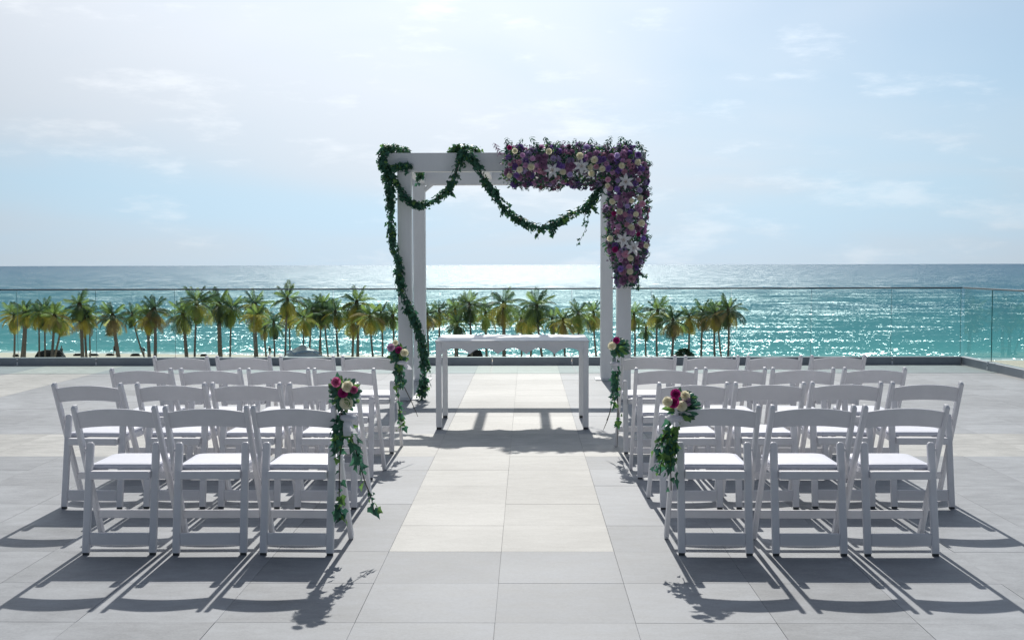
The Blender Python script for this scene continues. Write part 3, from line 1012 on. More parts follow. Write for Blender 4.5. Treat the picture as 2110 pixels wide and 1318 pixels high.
def lily_mesh():
    b = MB()
    for k in range(6):
        ang = k * math.pi / 3 + .1 * (k % 2)
        ca, sa = math.cos(ang), math.sin(ang)
        w = .24 if k % 2 else .17
        prof = [(.03, .0, .05), (.30, .16, w), (.62, .20, w * .85), (1.0, .02, .01)]
        vs = []
        for (r_, z, ww) in prof:
            for s in (-1, 0, 1):
                vs.append((ca * r_ - sa * s * ww, sa * r_ + ca * s * ww, z + (.06 if s else 0)))
        fs = []
        for i in range(3):
            for s in range(2):
                a = i * 3 + s
                fs.append((a, a + 1, a + 4, a + 3))
        b.add(vs, fs)
    for k in range(5):
        a = k * 1.2566
        b.tube([(0, 0, .05), (.10 * math.cos(a), .10 * math.sin(a), .25), (.2 * math.cos(a), .2 * math.sin(a), .36)], [.012, .012, .03], 4, 1)
    return b.mesh('lily', [FL['white'], M_stamen], False)
ROSE = {k: rose_mesh(m) for k, m in FL.items()}
POM = {k: pom_mesh(FL[k], i) for i, k in enumerate(('mauve', 'pink', 'lavender', 'purple', 'plum'))}
LILY = lily_mesh()
def place_bloom(me, name, parent, loc, nrm, s, rr):
    m4 = xf(loc, nrm, (rr.uniform(-1, 1), rr.uniform(-1, 1), 1), s, rr.uniform(0, 6.28))
    o = link(name, me, parent)
    o.matrix_local = m4
    return o

# flower arrangement over the corner of the arch
rr = random.Random(21)
FO = Vector((AX1 - .08, AF + .06, 2.0))
arr = thing('flower_arrangement', 'large L-shaped arrangement of mauve, cream and purple flowers on the arch corner', 'flowers', FO)
YF = 12.47
def Z_(px, py):
    return (1010 + px / 3.766, 270 + py / 3.766)
taken = []
def spot(px, py, yoff=0.0):
    p = at(*Z_(px, py), YF + yoff)
    taken.append((p.x, p.z, .035))
    return p
for (x, y) in ((485, 310), (705, 280), (1055, 395), (1035, 845), (1110, 910)):
    p = spot(x, y, -.07)
    taken[-1] = (p.x, p.z, .065)
    place_bloom(LILY, 'lily', arr, p - FO, (rr.uniform(-.25, .25), -1, rr.uniform(-.1, .35)), .098, rr)
for (x, y) in ((190, 155), (455, 160), (695, 195), (228, 300), (565, 318), (810, 225), (870, 295), (1020, 270), (1145, 245), (945, 550), (1097, 540), (1165, 520), (1003, 628), (1130, 645), (1175, 715), (1095, 750), (930, 835), (1090, 985), (1085, 1090), (910, 425), (150, 348), (1210, 890), (318, 280), (785, 330), (775, 280)):
    p = spot(x, y, rr.uniform(-.05, -.01))
    place_bloom(ROSE['cream'], 'rose', arr, p - FO, (rr.uniform(-.35, .35), -1, rr.uniform(-.2, .4)), rr.uniform(.060, .082), rr)
for (x, y, c) in ((250, 190, 'mauve'), (330, 215, 'mauve'), (275, 268, 'mauve'), (155, 262, 'pink'), (490, 215, 'lavender'), (420, 330, 'pink'), (950, 320, 'mauve'), (915, 380, 'pink'), (980, 515, 'mauve'), (1160, 330, 'mauve'), (1065, 585, 'lavender'), (960, 640, 'magenta'), (1060, 725, 'pink'), (1015, 1000, 'mauve'), (970, 920, 'magenta'), (1080, 1055, 'pink'), (1180, 565, 'pink'), (1160, 460, 'lavender'), (930, 445, 'pink'), (990, 385, 'lavender'), (1150, 800, 'magenta'), (1140, 975, 'plum'), (150, 130, 'magenta'), (1045, 650, 'pink'), (1150, 380, 'pink'), (620, 340, 'lavender'), (1100, 440, 'mauve'), (1040, 490, 'plum'),
                 (1110, 240, 'purple'), (1150, 185, 'purple'), (985, 450, 'purple'), (1190, 835, 'purple'), (1010, 1070, 'purple'), (985, 190, 'lavender'), (880, 220, 'purple'), (1050, 1130, 'plum')):
    p = spot(x, y, rr.uniform(-.04, .0))
    place_bloom(ROSE[c], 'rose', arr, p - FO, (rr.uniform(-.4, .4), -1, rr.uniform(-.2, .4)), rr.uniform(.05, .075), rr)
# the body of the L: axis points with radii
pa = at(1045, 343, YF + .22); pb = at(1308, 343, YF + .22); pc = at(1293, 330, YF + .22); pd = at(1290, 580, YF + .22)
def arm_point(rr):
    if rr.random() < .5:
        u = rr.random(); c = pa.lerp(pb, u); d = (pb - pa).normalized()
        ra, rb = .225 + .02 * math.sin(u * 23), .225
        if u < .12: ra *= .8 + u * 1.6
    else:
        u = rr.random(); c = pc.lerp(pd, u); d = (pd - pc).normalized()
        ra, rb = .222 + .02 * math.sin(u * 19), .235
        if u > .72: ra *= 1 - (u - .72) * 2.0
    return c, d, ra, rb, u
cols = ['mauve', 'pink', 'lavender', 'purple', 'plum', 'mauve', 'lavender', 'purple', 'plum']
cnt = 0
tries = 0
while cnt < 240 and tries < 6000:
    tries += 1
    c, d, ra, rb, u = arm_point(rr)
    th = rr.gauss(0, 1.0)            # 0 = towards the seats
    e1 = Vector((0, -1, 0)); e2 = d.cross(e1).normalized()
    nrm = e1 * math.cos(th) + e2 * math.sin(th)
    p = c + e1 * math.cos(th) * rb + e2 * math.sin(th) * ra * rr.uniform(.85, 1.0)
    p += d * rr.uniform(-.05, .05)
    if math.cos(th) > .2:
        if any((p.x - a) ** 2 + (p.z - b_) ** 2 < (r_ + .012) ** 2 for a, b_, r_ in taken):
            continue
    taken.append((p.x, p.z, .025))
    k = cols[rr.randrange(len(cols))]
    if rr.random() < .55:
        place_bloom(POM[k], 'bloom', arr, p - FO, nrm + Vector((rr.uniform(-.3, .3), 0, rr.uniform(-.2, .3))), rr.uniform(.06, .10), rr)
    else:
        place_bloom(ROSE[k], 'rose', arr, p - FO, nrm + Vector((rr.uniform(-.3, .3), 0, rr.uniform(-.2, .3))), rr.uniform(.055, .095), rr)
    cnt += 1
ms, mi = [], []
for _ in range(7000):
    c, d, ra, rb, u = arm_point(rr)
    th = rr.uniform(-3.14, 3.14)
    e1 = Vector((0, -1, 0)); e2 = d.cross(e1).normalized()
    nrm = e1 * math.cos(th) + e2 * math.sin(th)
    k = rr.uniform(.55, 1.02)
    p = c + e1 * math.cos(th) * rb * k + e2 * math.sin(th) * ra * k + d * rr.uniform(-.08, .08)
    out = nrm + Vector((rr.uniform(-.8, .8), rr.uniform(-.5, .5), rr.uniform(-.5, .9)))
    face = nrm.cross(Vector((rr.uniform(-1, 1), rr.uniform(-1, 1), rr.uniform(-1, 1))))
    ms.append(xf(p - FO, face + nrm * .6, out, rr.uniform(.03, .07)))
    q = rr.random()
    mi.append(0 if q < .36 else (1 if q < .45 else (2 if q < .60 else 3)))
lf = link('foliage', batch(LEAF_V, LEAF_F, ms, 'foliage', [M_ivy, M_ivy2, M_ivydk, M_purpleleaf], mi), arr)
lf['kind'] = 'stuff'
# sprigs standing out along the top and the sides, each its own part
def sprig_mesh(seed, m):
    q = random.Random(seed)
    ms_ = []
    b = MB(); b.tube([(0, 0, 0), (.01, .0, .5), (.03, .02, 1.0)], [.018, .014, .006], 4)
    for k in range(18):
        u = .15 + .85 * k / 17
        a = k * 2.4
        m4 = xf((.01 * u, 0, u * .98), (math.cos(a) * .5, math.sin(a) * .5, .8), (math.cos(a), math.sin(a), .9 - .2 * u), q.uniform(.26, .40) * (1.1 - .4 * u))
        b.add([m4 @ Vector(v) for v in LEAF_V], LEAF_F)
    return b.mesh('sprig', m)
SPR = [sprig_mesh(1, M_ivydk), sprig_mesh(2, M_ivy), sprig_mesh(3, M_purpleleaf), sprig_mesh(4, M_ivy2)]
for k in range(40):
    u = (k + rr.random() * .6) / 40
    px_ = 1030 + u * 306
    p = at(px_, 312 + rr.uniform(-4, 12), YF + rr.uniform(.05, .4))
    o = link('sprig', SPR[(0, 1, 2, 0, 2, 0)[rr.randrange(6)]], arr)
    o.matrix_local = xf(p - FO, (rr.uniform(-.9, .9), rr.uniform(-.6, .5), 1), (rr.uniform(-1, 1), 1, 0), rr.uniform(.09, .20))
for k in range(44):
    sx = 1 if rr.random() < .6 else -1
    yy = rr.uniform(320, 590)
    px_ = (1334 if sx > 0 else 1248) if yy < 520 else (1318 if sx > 0 else 1268)
    if sx < 0 and yy < 410:
        continue
    p = at(px_ - sx * 12, yy, YF + rr.uniform(.05, .35))
    o = link('sprig', SPR[(0, 1, 1, 0, 3)[rr.randrange(5)]], arr)
    o.matrix_local = xf(p - FO, (sx, rr.uniform(-.5, .3), rr.uniform(-.7, .5)), (rr.uniform(-1, 1), 1, 0), rr.uniform(.08, .14))
for k in range(22):
    px_ = rr.uniform(1060, 1235)
    p = at(px_, 378 + rr.uniform(-4, 6), YF + rr.uniform(.05, .35))
    o = link('sprig', SPR[(0, 2, 2, 1)[rr.randrange(4)]], arr)
    o.matrix_local = xf(p - FO, (rr.uniform(-.6, .6), rr.uniform(-.5, .2), -1), (rr.uniform(-1, 1), 1, 0), rr.uniform(.06, .11))
for k in range(12):
    p = at(1292 + rr.uniform(-16, 16), 570 + rr.uniform(-8, 6), YF + rr.uniform(.05, .25))
    o = link('sprig', SPR[(0, 1)[rr.randrange(2)]], arr)
    o.matrix_local = xf(p - FO, (rr.uniform(-.5, .6), rr.uniform(-.3, .1), -1), (rr.uniform(-1, 1), 1, 0), rr.uniform(.10, .16))
# thin trailing vines of the arrangement
ms, mi = [], []
vb = MB()
for pts in ([(1222, 412), (1214, 440), (1207, 470), (1197, 492), (1189, 506)], [(1318, 560), (1326, 572), (1334, 566)], [(1312, 575), (1316, 590), (1317, 598)], [(1228, 410), (1208, 436), (1203, 468)]):
    path = spline([at(a, b_, YF + .18) for a, b_ in pts], .015)
    vb.tube([p - FO for p in path], .0022, 4)
    a_, b__ = ivy_leaves(path, .012, 60, .034, rr, FO, (.6, .1))
    ms += a_; mi += b__
vi = link('vine', vb.mesh('vine', M_stem), arr)
lv = link('vine_leaves', batch(IVY_V, IVY_F, ms, 'vine_leaves', [M_ivy, M_ivy2, M_ivydk], mi), vi)
lv['kind'] = 'stuff'

# ------------------------------------------------------------------ aisle bouquets tied to chairs
def bouquet(label, Y, roses, dark, trails, ribbon, stems, seed, lean=0.0, leaf_n=70, leaf_spread=.07):
    rr = random.Random(seed)
    c0 = at(*dark, Y)
    t = thing('chair_bouquet', label, 'bouquet', c0, 0, 'bouquets tied to the aisle chairs')
    for (x, y, c, s) in roses:
        p = at(x, y, Y - .045 + rr.uniform(-.015, .015))
        place_bloom(ROSE[c], 'rose', t, p - c0, ((p - c0).x * 4 + rr.uniform(-.2, .2), -1, rr.uniform(-.05, .5)), s * (.80 if c == 'cream' else .92), rr)
    # collar of pointed leaves, larger ones are parts of their own
    LF = bpy.data.meshes.new('leaf')
    LF.from_pydata(LEAF_V, [], LEAF_F)
    for k in range(26):
        a = rr.uniform(0, 6.28)
        d = Vector((math.cos(a), rr.uniform(-.6, .5), math.sin(a)))
        d += Vector((lean, 0, 0)) * rr.uniform(.3, 1.4)
        d.normalize()
        p = c0 + Vector((rr.uniform(-.02, .02), rr.uniform(-.02, .03), rr.uniform(0, .06)))
        o = link('leaf', LEAFM[(0, 0, 2, 1)[rr.randrange(4)]], t)
        o.matrix_local = xf(p - c0, (rr.uniform(-.4, .4), -1, rr.uniform(-.2, .8)), d, rr.uniform(.05, .095))
    ms, mi = [], []
    for k in range(leaf_n * 3):
        d = Vector((rr.gauss(0, 1), rr.gauss(0, .8), rr.gauss(0, 1)))
        p = d.normalized() * leaf_spread * rr.random() ** .5 + Vector((lean * .03, .015, .025))
        ms.append(xf(p, d + Vector((0, -.8, .4)), d + Vector((lean, 0, .2)), rr.uniform(.03, .06)))
        mi.append(rr.choice((0, 0, 2, 2, 1)))
    f_ = link('foliage', batch(LEAF_V, LEAF_F, ms, 'foliage', [M_ivy, M_ivy2, M_ivydk], mi), t); f_['kind'] = 'stuff'
    for (pts, per, size, pale) in trails:
        path = spline([at(x, y, Y - .01 + (q * .0)) for q, (x, y) in enumerate(pts)], .012)
        b = MB(); b.tube([p - c0 for p in path], .0028, 5)
        v = link('ivy_strand', b.mesh('ivy_strand', M_stem), t)
        ms, mi = ivy_leaves(path, .026, per * 1.35, size * .80, rr, c0, (.6, pale), .8, .9)
        l_ = link('ivy_leaves', batch(IVY_V, IVY_F, ms, 'ivy_leaves', [M_ivy, M_ivy2, M_ivydk], mi), v); l_['kind'] = 'stuff'
    # satin ribbon: knot and two tails
    rb = MB()
    k0 = at(*ribbon[0], Y - .05)
    rb.tube([k0 - c0 + Vector((-.035, .03, .0)), k0 - c0 + Vector((-.012, -.005, .004)), k0 - c0 + Vector((.012, -.005, .002)), k0 - c0 + Vector((.035, .03, -.004))], [.014, .017, .017, .014], 8)
    for tail in ribbon[1:]:
        path = spline([k0] + [at(x, y, Y - .055) for x, y in tail], .02)
        for i in range(len(path) - 1):
            a, b_ = path[i] - c0, path[i + 1] - c0
            w = .017 + .004 * math.sin(i * .8)
            yy = .012 * math.sin(i * .9)
            y2 = .012 * math.sin((i + 1) * .9)
            rb.add([a + Vector((-w, yy, 0)), a + Vector((w, -yy, 0)), b_ + Vector((w, -y2, 0)), b_ + Vector((-w, y2, 0))], [(0, 1, 2, 3)])
    link('ribbon', rb.mesh('ribbon', M_ribbon, True), t)
    for (a, b_) in stems:
        sb = MB(); pa_, pb_ = at(*a, Y), at(*b_, Y + .01)
        sb.tube([pa_ - c0, pa_.lerp(pb_, .5) - c0 + Vector((.004, 0, 0)), pb_ - c0], [.004, .0035, .002], 5)
        link('stem', sb.mesh('stem', M_stem), t)
    return t
LEAFM = []
for m_ in (M_ivydk, M_ivy2, M_ivy):
    me_ = bpy.data.meshes.new('leaf'); me_.from_pydata(LEAF_V, [], LEAF_F); me_.materials.append(m_); LEAFM.append(me_)
bouquet('pink and cream rose bouquet with long ivy tails on the ivy-post-side back-row aisle chair', 5.86,
        [(693.5, 787, 'rosepink', .058), (716, 796, 'cream', .075), (707, 809, 'magenta', .058), (714, 830, 'cream', .088), (729, 803, 'rosepink', .045)],
        (708, 822), [([(705, 850), (702, 900), (700, 950), (699, 1010), (700, 1072)], 75, .050, .2), ([(712, 860), (726, 905), (740, 950), (752, 992), (764, 1022), (771, 1054)], 75, .052, .15), ([(700, 850), (696, 890), (694, 930)], 60, .045, .1)],
        [(716, 862), [(722, 880), (730, 893)], [(714, 880), (716, 898)]], [((703, 840), (697, 920)), ((706, 840), (703, 935))], 31, 0.0)
bouquet('magenta and cream rose bouquet with spiky leaves on the flower-post-side back-row aisle chair', 5.88,
        [(1376, 827, 'cream', .068), (1392, 811.5, 'magenta', .058), (1388, 829, 'magenta', .068), (1411, 815, 'cream', .066), (1415, 826, 'mauve', .058), (1405, 836, 'cream', .070)],
        (1402, 848), [([(1388, 868), (1384, 900), (1380, 940), (1382, 975), (1383, 1010)], 110, .050, .35), ([(1378, 880), (1366, 905), (1354, 925), (1351, 938)], 60, .045, .3), ([(1380, 890), (1370, 930), (1362, 955), (1360, 978)], 70, .045, .35), ([(1384, 880), (1386, 920), (1384, 960)], 90, .05, .4)],
        [(1393, 862), [(1389, 868), (1396, 878)]], [((1395, 850), (1388, 905))], 32, 0.75)
bouquet('small pink and cream rose bouquet on the ivy-post-side aisle chair nearest the table', 9.0,
        [(806, 716, 'mauve', .072), (822, 721, 'magenta', .065), (833, 727, 'cream', .085), (815.5, 706, 'cream', .06)],
        (821, 734), [([(822, 745), (821, 775), (821, 810), (823, 842), (825, 866)], 80, .052, .12), ([(825, 750), (829, 785), (830, 800)], 60, .05, .1), ([(823, 842), (827, 862), (824, 889)], 35, .05, .6)],
        [(829, 748), [(838, 752), (845, 761)]], [((822, 740), (820, 790)), ((833, 797), (861, 858))], 33, -0.2)
bouquet('small green bouquet with one cream rose on the flower-post-side aisle chair nearest the table', 9.0,
        [(1261, 713, 'cream', .085), (1270, 701, 'magenta', .06)],
        (1273, 722), [([(1271, 745), (1268, 775), (1271, 815), (1274, 850), (1273, 878)], 90, .054, .2), ([(1268, 770), (1262, 820), (1256, 850), (1250, 866)], 45, .045, .15)],
        [(1269, 750), [(1266, 756), (1270, 764)]], [((1272, 740), (1272, 919)), ((1258, 845), (1243, 886))], 34, 0.5)

# ------------------------------------------------------------------ palms
def frond_mesh(m, droop, seed, nl=17):
    """frond along +X from the origin, arching down by droop, leaflets both sides"""
    q = random.Random(seed)
    b = MB()
    pts = []
    for i in range(9):
        u = i / 8
        a = -droop * u ** 1.3
        if i == 0:
            p = Vector((0, 0, 0))
        else:
            p = pts[-1] + Vector((math.cos(a), 0, math.sin(a))) * (1 / 8)
        pts.append(p)
    b.tube(pts, [.018, .015, .012, .010, .009, .007, .006, .005, .003], 3)
    for k in range(nl):
        u = .16 + .84 * k / (nl - 1)
        fi = u * 8
        i = min(7, int(fi))
        p = pts[i].lerp(pts[i + 1], fi - i)
        d = (pts[i + 1] - pts[i]).normalized()
        L = .40 * math.sin(math.pi * (.16 + .76 * u)) * q.uniform(.8, 1.15) + .04
        for s in (-1, 1):
            out = (Vector((0, s, 0)) * .8 + d * .75 + Vector((0, 0, -.38 - .25 * q.random()))).normalized()
            w = d * .021
            mid = p + out * L * .5 + Vector((0, 0, .02))
            tip = p + out * L + Vector((0, 0, -.06 * q.random() - .03))
            b.add([p - w * .6, mid - w, tip, mid + w, p + w * .6], [(0, 1, 3, 4), (1, 2, 3)])
    return b.mesh('frond', m)
FR = [[frond_mesh(m, dr, 10 * i + j) for j, dr in enumerate((.45, 1.15, 1.6))] for i, m in enumerate(FROND)]
coco = MB()
def palm(label, cx, cy, bx, D, thick=.15, crown=2.5, hue=0, n=22, seed=0):
    """cx, cy: crown centre; bx: where the trunk meets the kerb line; D: distance on the sand"""
    rr = random.Random(1000 + seed)
    top = at(cx, cy + 3, D)
    base = at(bx, 738, D)
    k = (base.z - BEACH) / max(.1, top.z - base.z)
    base = base + (base - top) * k
    base.z = BEACH - .15
    t = thing('palm_tree', label, 'palm', (base.x, base.y, BEACH), 0, 'coconut palms along the beach')
    o = Vector((base.x, base.y, BEACH))
    top = top + Vector((0, 0, -.35))
    mid = base.lerp(top, .5) + Vector(((top.x - base.x) * .08 + rr.uniform(-.12, .12), 0, 0))
    path = spline([base, mid, top], .28)
    rad = []
    for i in range(len(path)):
        u = i / (len(path) - 1)
        rad.append(thick * (1.35 - .9 * u if u < .12 else 1.24 - .38 * u) * (1.07 if i % 2 else .95))
    b = MB(); b.tube([p - o for p in path], rad, 8)
    link('trunk', b.mesh('trunk', M_trunk), t)
    # crown: fibrous head with coconuts, fronds hang from it
    b = MB()
    b.tube([top - o + Vector((0, 0, -.45)), top - o + Vector((0, 0, -.1)), top - o + Vector((0, 0, .3)), top - o + Vector((0, 0, .75))], [thick * .9, thick * 1.9, thick * 1.5, thick * .3], 8)
    cr = link('crown', b.mesh('crown', M_boot), t)
    wind, waz = rr.uniform(.05, .38), rr.gauss(math.pi, .9)
    n = n + rr.randrange(-4, 4)
    for i in range(n):
        u = i / (n - 1)
        az = i * 2.39996 + rr.uniform(-.25, .25)
        el = R(82 - 132 * u ** .9) + rr.uniform(-.16, .16) + wind * math.cos(az - waz) * (1 - .4 * u)
        L = crown * rr.uniform(.82, 1.12) * (.74 if u < .2 else 1.0) * (.9 if u > .8 else 1)
        sh = 0 if u < .25 else (1 if u < .7 else 2)
        q = rr.random()
        if hue == 0:      # green with some yellow below
            c = (0 if q < .55 else 1) if u < .35 else ((1 if q < .65 else (0 if q < .85 else 2)) if u < .65 else (2 if q < .30 else (1 if q < .70 else (0 if q < .86 else 3))))
        elif hue == 1:    # yellowed
            c = (1 if q < .6 else 0) if u < .3 else (2 if q < .52 else (1 if q < .86 else 3))
        elif hue == 2:    # dark, browning below
            c = (0 if q < .8 else 1) if u < .5 else (3 if q < .5 else (0 if q < .75 else 2))
        else:             # all fresh dark green
            c = 0 if q < .6 else 1
        f_ = link('frond', FR[c][sh], cr)
        f_.location = top - o + Vector((0, 0, .25 - .45 * u))
        f_.rotation_euler = Euler((rr.uniform(-.35, .35), -el, az), 'XYZ')
        f_.scale = (L, L * (.75 if u < .25 else 1.05), L)
    return t
PL = {'t': 'tall green palm topping the glass handrail',
      'g': 'mid-height green palm with some yellow fronds',
      'y': 'palm with a yellowed shaggy crown',
      'b': 'palm with dark crown and brownish lower fronds',
      's': 'short young palm with a small crown',
      'l': 'palm with a thin slanting trunk',
      'k': 'dark green palm with a thick trunk'}
LANDMARKS = [(104, 'by the long black covered stack'), (237, 'near the walking person'), (310, 'near the bending person'), (430, 'between the bending person and the tent'),
             (510, 'between the bending person and the tent'), (624, 'behind or beside the tent'), (760, 'between tent and arch'), (979, 'near the small black covered heap'),
             (1130, 'in line with the altar table'), (1215, 'in line with the arch'), (1310, 'between arch and shrub'), (1409, 'around the low green shrub'), (1490, 'at the open end of the row')]
#       cx,  cy,  bx,  label, hue, crown, thick
PALMS = [
    (29, 645, 29, 'y', 1, 2.4, .13), (50, 634, 44, 'b', 2, 2.2, .16), (54, 640, 50, 'g', 0, 2.0, .16), (80, 640, 81, 'g', 0, 2.3, .11), (92, 632, 93, 'b', 2, 2.4, .11),
    (112, 645, 106, 'y', 1, 2.5, .17), (128, 655, 111, 'y', 1, 2.2, .14),
    (164, 622, 170, 'k', 3, 2.6, .22), (174, 650, 178, 'y', 1, 2.5, .15), (186, 640, 186, 'g', 0, 2.0, .10),
    (232, 646, 245, 'b', 2, 2.8, .24), (272, 641, 300, 'l', 3, 1.9, .10), (305, 648, 308, 'y', 1, 2.5, .21), (318, 632, 319, 'b', 2, 2.6, .2),
    (378, 640, 385, 'g', 0, 2.9, .22), (406, 618, 401, 'g', 0, 2.9, .13), (451, 622, 454, 't', 0, 3.3, .28), (476, 630, 474, 'l', 0, 2.8, .12),
    (524, 622, 528, 't', 0, 2.7, .26), (530, 645, 528, 'y', 1, 2.4, .10), (546, 668, 549, 's', 0, 1.8, .12), (564, 660, 566, 's', 3, 2.1, .11),
    (592, 610, 588, 't', 0, 2.8, .12), (596, 640, 598, 'y', 1, 2.2, .11), (626, 650, 622, 'y', 1, 2.4, .11), (643, 632, 637, 'g', 0, 2.5, .12),
    (665, 622, 657, 'g', 3, 2.2, .10), (662, 640, 662, 'g', 0, 2.2, .10), (667, 632, 677, 'l', 3, 2.2, .10), (691, 637, 697, 'g', 0, 2.5, .13),
    (735, 618, 737, 't', 0, 3.1, .18), (727, 654, 726, 'y', 1, 2.6, .15), (763, 646, 769, 'y', 1, 2.6, .12), (785, 641, 788, 'g', 0, 2.3, .12), (809, 642, 812, 'g', 0, 2.2, .12),
    (880, 642, 882, 'b', 2, 2.2, .12), (905, 635, 906, 'g', 0, 2.3, .13), (938, 630, 939, 'g', 0, 2.4, .12), (942, 662, 944, 's', 3, 2.2, .12), (967, 622, 972, 't', 3, 2.8, .13),
    (1001, 640, 1003, 'g', 0, 2.5, .14), (1038, 622, 1039, 't', 0, 3.2, .22), (1106, 622, 1118, 't', 3, 3.1, .14), (1074, 650, 1074, 'y', 1, 2.3, .11), (1092, 653, 1094, 'y', 1, 2.4, .13),
    (1138, 652, 1142, 's', 0, 2.0, .11), (1160, 655, 1165, 'y', 1, 2.3, .12), (1192, 640, 1197, 'g', 0, 2.6, .13), (1223, 640, 1229, 'g', 0, 2.6, .12),
    (1306, 643, 1308, 'g', 0, 2.3, .12), (1331, 670, 1331, 's', 3, 1.7, .11), (1355, 634, 1354, 'g', 0, 2.7, .13), (1387, 655, 1383, 'b', 2, 2.6, .15), (1420, 648, 1418, 'y', 1, 2.4, .12),
    (1449, 640, 1445, 'b', 2, 2.5, .13), (1474, 641, 1473, 'k', 2, 2.6, .13), (1480, 640, 1487, 'l', 0, 2.3, .11), (1501, 632, 1500, 'b', 2, 2.7, .14),
]
for i, (cx_, cy_, bx_, lb, hue, crn, thk) in enumerate(PALMS):
    q = random.Random(500 + i)
    palm(PL[lb] + ' ' + min(LANDMARKS, key=lambda q_: abs(q_[0] - bx_))[1], cx_, cy_, bx_, 156 + q.uniform(-5, 6), thk, crn, hue, 33 if crn > 2.1 else 24, i)

# ------------------------------------------------------------------ things on the beach
def lump(name, label, cat, px, D, w, h, dep, m, seed, group=None):
    q = random.Random(seed)
    c = at(px, 735, D)
    bz = BEACH - .05 if D < shore_y(c.x) - 12 else BEACH + (SEA - BEACH) * (D - shore_y(c.x) + 12) / 12.5 - .05
    b = MB()
    n, r_ = 14, 5
    vs, fs = [], []
    for i in range(r_):
        a = i / r_ * math.pi / 2
        for k in range(n):
            t_ = 2 * math.pi * k / n
            e = q.uniform(.82, 1.15)
            vs.append((w / 2 * math.cos(t_) * math.cos(a) ** .6 * e, dep / 2 * math.sin(t_) * math.cos(a) ** .6 * e, h * math.sin(a) * q.uniform(.85, 1.12)))
    vs.append((0, 0, h))
    for i in range(r_ - 1):
        for k in range(n):
            j = (k + 1) % n
            fs.append((i * n + k, i * n + j, (i + 1) * n + j, (i + 1) * n + k))
    for k in range(n):
        fs.append(((r_ - 1) * n + k, (r_ - 1) * n + (k + 1) % n, r_ * n))
    b.add(vs, fs)
    o = link(name, b.mesh(name, m), None, (c.x, D, bz))
    return tag(o, label, cat, group)
for i, (px_, D, w, wh) in enumerate(((33, 166, 1.0, 'at the foot of a yellowed palm'), (160, 168, 1.4, 'just before a thick palm trunk'), (193, 168, 1.6, 'just past a thick palm trunk'),
                                     (226, 169, 1.3, 'by the walking person'), (279, 169, 1.5, 'by the bending person'), (420, 168, 1.2, 'between two palm clumps'))):
    lump('seaweed_clump', 'low dark heap of seaweed on pale sand ' + wh, 'seaweed', px_, D, w, .42, .9, M_weed, 40 + i, 'seaweed heaps on the sand')

def cover_heap(label, px, D, segs, dep, seed):
    """canvas-covered row of stacked beach furniture: joined slanted boxes with sagging tops"""
    q = random.Random(seed)
    c = at(px, 735, D)
    t = thing('covered_lounger_stack', label, 'lounger stack', (c.x, D, BEACH))
    b = MB()
    ns = len(segs)
    vs, fs = [], []
    for (x, h) in segs:
        for (y, k) in ((-dep / 2, 0.0), (-dep / 2 * .9, .75), (-dep * .2, 1.0), (dep * .2, .97), (dep / 2 * .9, .7), (dep / 2, 0)):
            vs.append((x + q.uniform(-.05, .05), y, h * k + (q.uniform(-.04, .04) if k else -.05)))
    for i in range(ns - 1):
        for k in range(5):
            fs.append((i * 6 + k, (i + 1) * 6 + k, (i + 1) * 6 + k + 1, i * 6 + k + 1))
    fs.append(tuple(reversed(range(6)))); fs.append(tuple((ns - 1) * 6 + k for k in range(6)))
    b.add(vs, fs)
    link('cover', b.mesh('cover', M_tarp), t)
    for k in (1, ns // 2, ns - 2):
        x, h = segs[k]
        s_ = MB(); s_.tube([(x, -dep / 2 - .03, 0), (x, -dep / 2 * .93, h * .75), (x, -dep * .2, h + .03), (x, dep * .2, h + .02), (x, dep / 2, 0)], .03, 5)
        link('strap', s_.mesh('strap', M_weed), t)
    return t
cover_heap('long low stack under a black cover among the palm trunks', 104, 163, [(-2.0, .5), (-1.7, .95), (-1.2, 1.1), (-.6, 1.25), (.1, 1.2), (.8, 1.25), (1.4, 1.2), (1.75, .8), (2.0, .35)], 1.5, 3)
cover_heap('small black covered heap on the sand seen beneath the altar table', 979, 161, [(-1.25, .25), (-.9, .75), (-.3, 1.25), (.3, 1.3), (.8, 1.2), (1.1, .6)], 1.2, 4)

def bush(label, px, D, w, h, seed):
    q = random.Random(seed)
    c = at(px, 738, D)
    t = thing('beach_shrub', label, 'shrub', (c.x, D, BEACH))
    b = MB()
    for k in range(9):
        a = q.uniform(0, 6.28)
        b.tube([(0, 0, -.05), (math.cos(a) * w * .2, math.sin(a) * w * .2, h * .4), (math.cos(a) * w * .4, math.sin(a) * w * .4, h * .75)], [.04, .03, .012], 4)
    link('stem', b.mesh('stem', M_stem), t)
    ms, mi = [], []
    for k in range(900):
        a = q.uniform(0, 6.28); rad = math.sqrt(q.random()); z = q.random()
        lim = math.sqrt(max(.05, 1 - z * z))
        p = Vector((math.cos(a) * w / 2 * rad * lim, math.sin(a) * w / 2 * rad * lim, z * h))
        d = Vector((math.cos(a), math.sin(a), q.uniform(.1, 1.6)))
        ms.append(xf(p, Vector((q.uniform(-1, 1), q.uniform(-1, 1), .6)), d, q.uniform(.25, .5)))
        mi.append(q.choice((0, 0, 1)))
    l_ = link('leaves', batch(LEAF_V, LEAF_F, ms, 'leaves', M_bush, mi), t); l_['kind'] = 'stuff'
    return t
bush('low round green shrub on the sand between palm trunks', 1409, 154, 3.0, 1.75, 5)

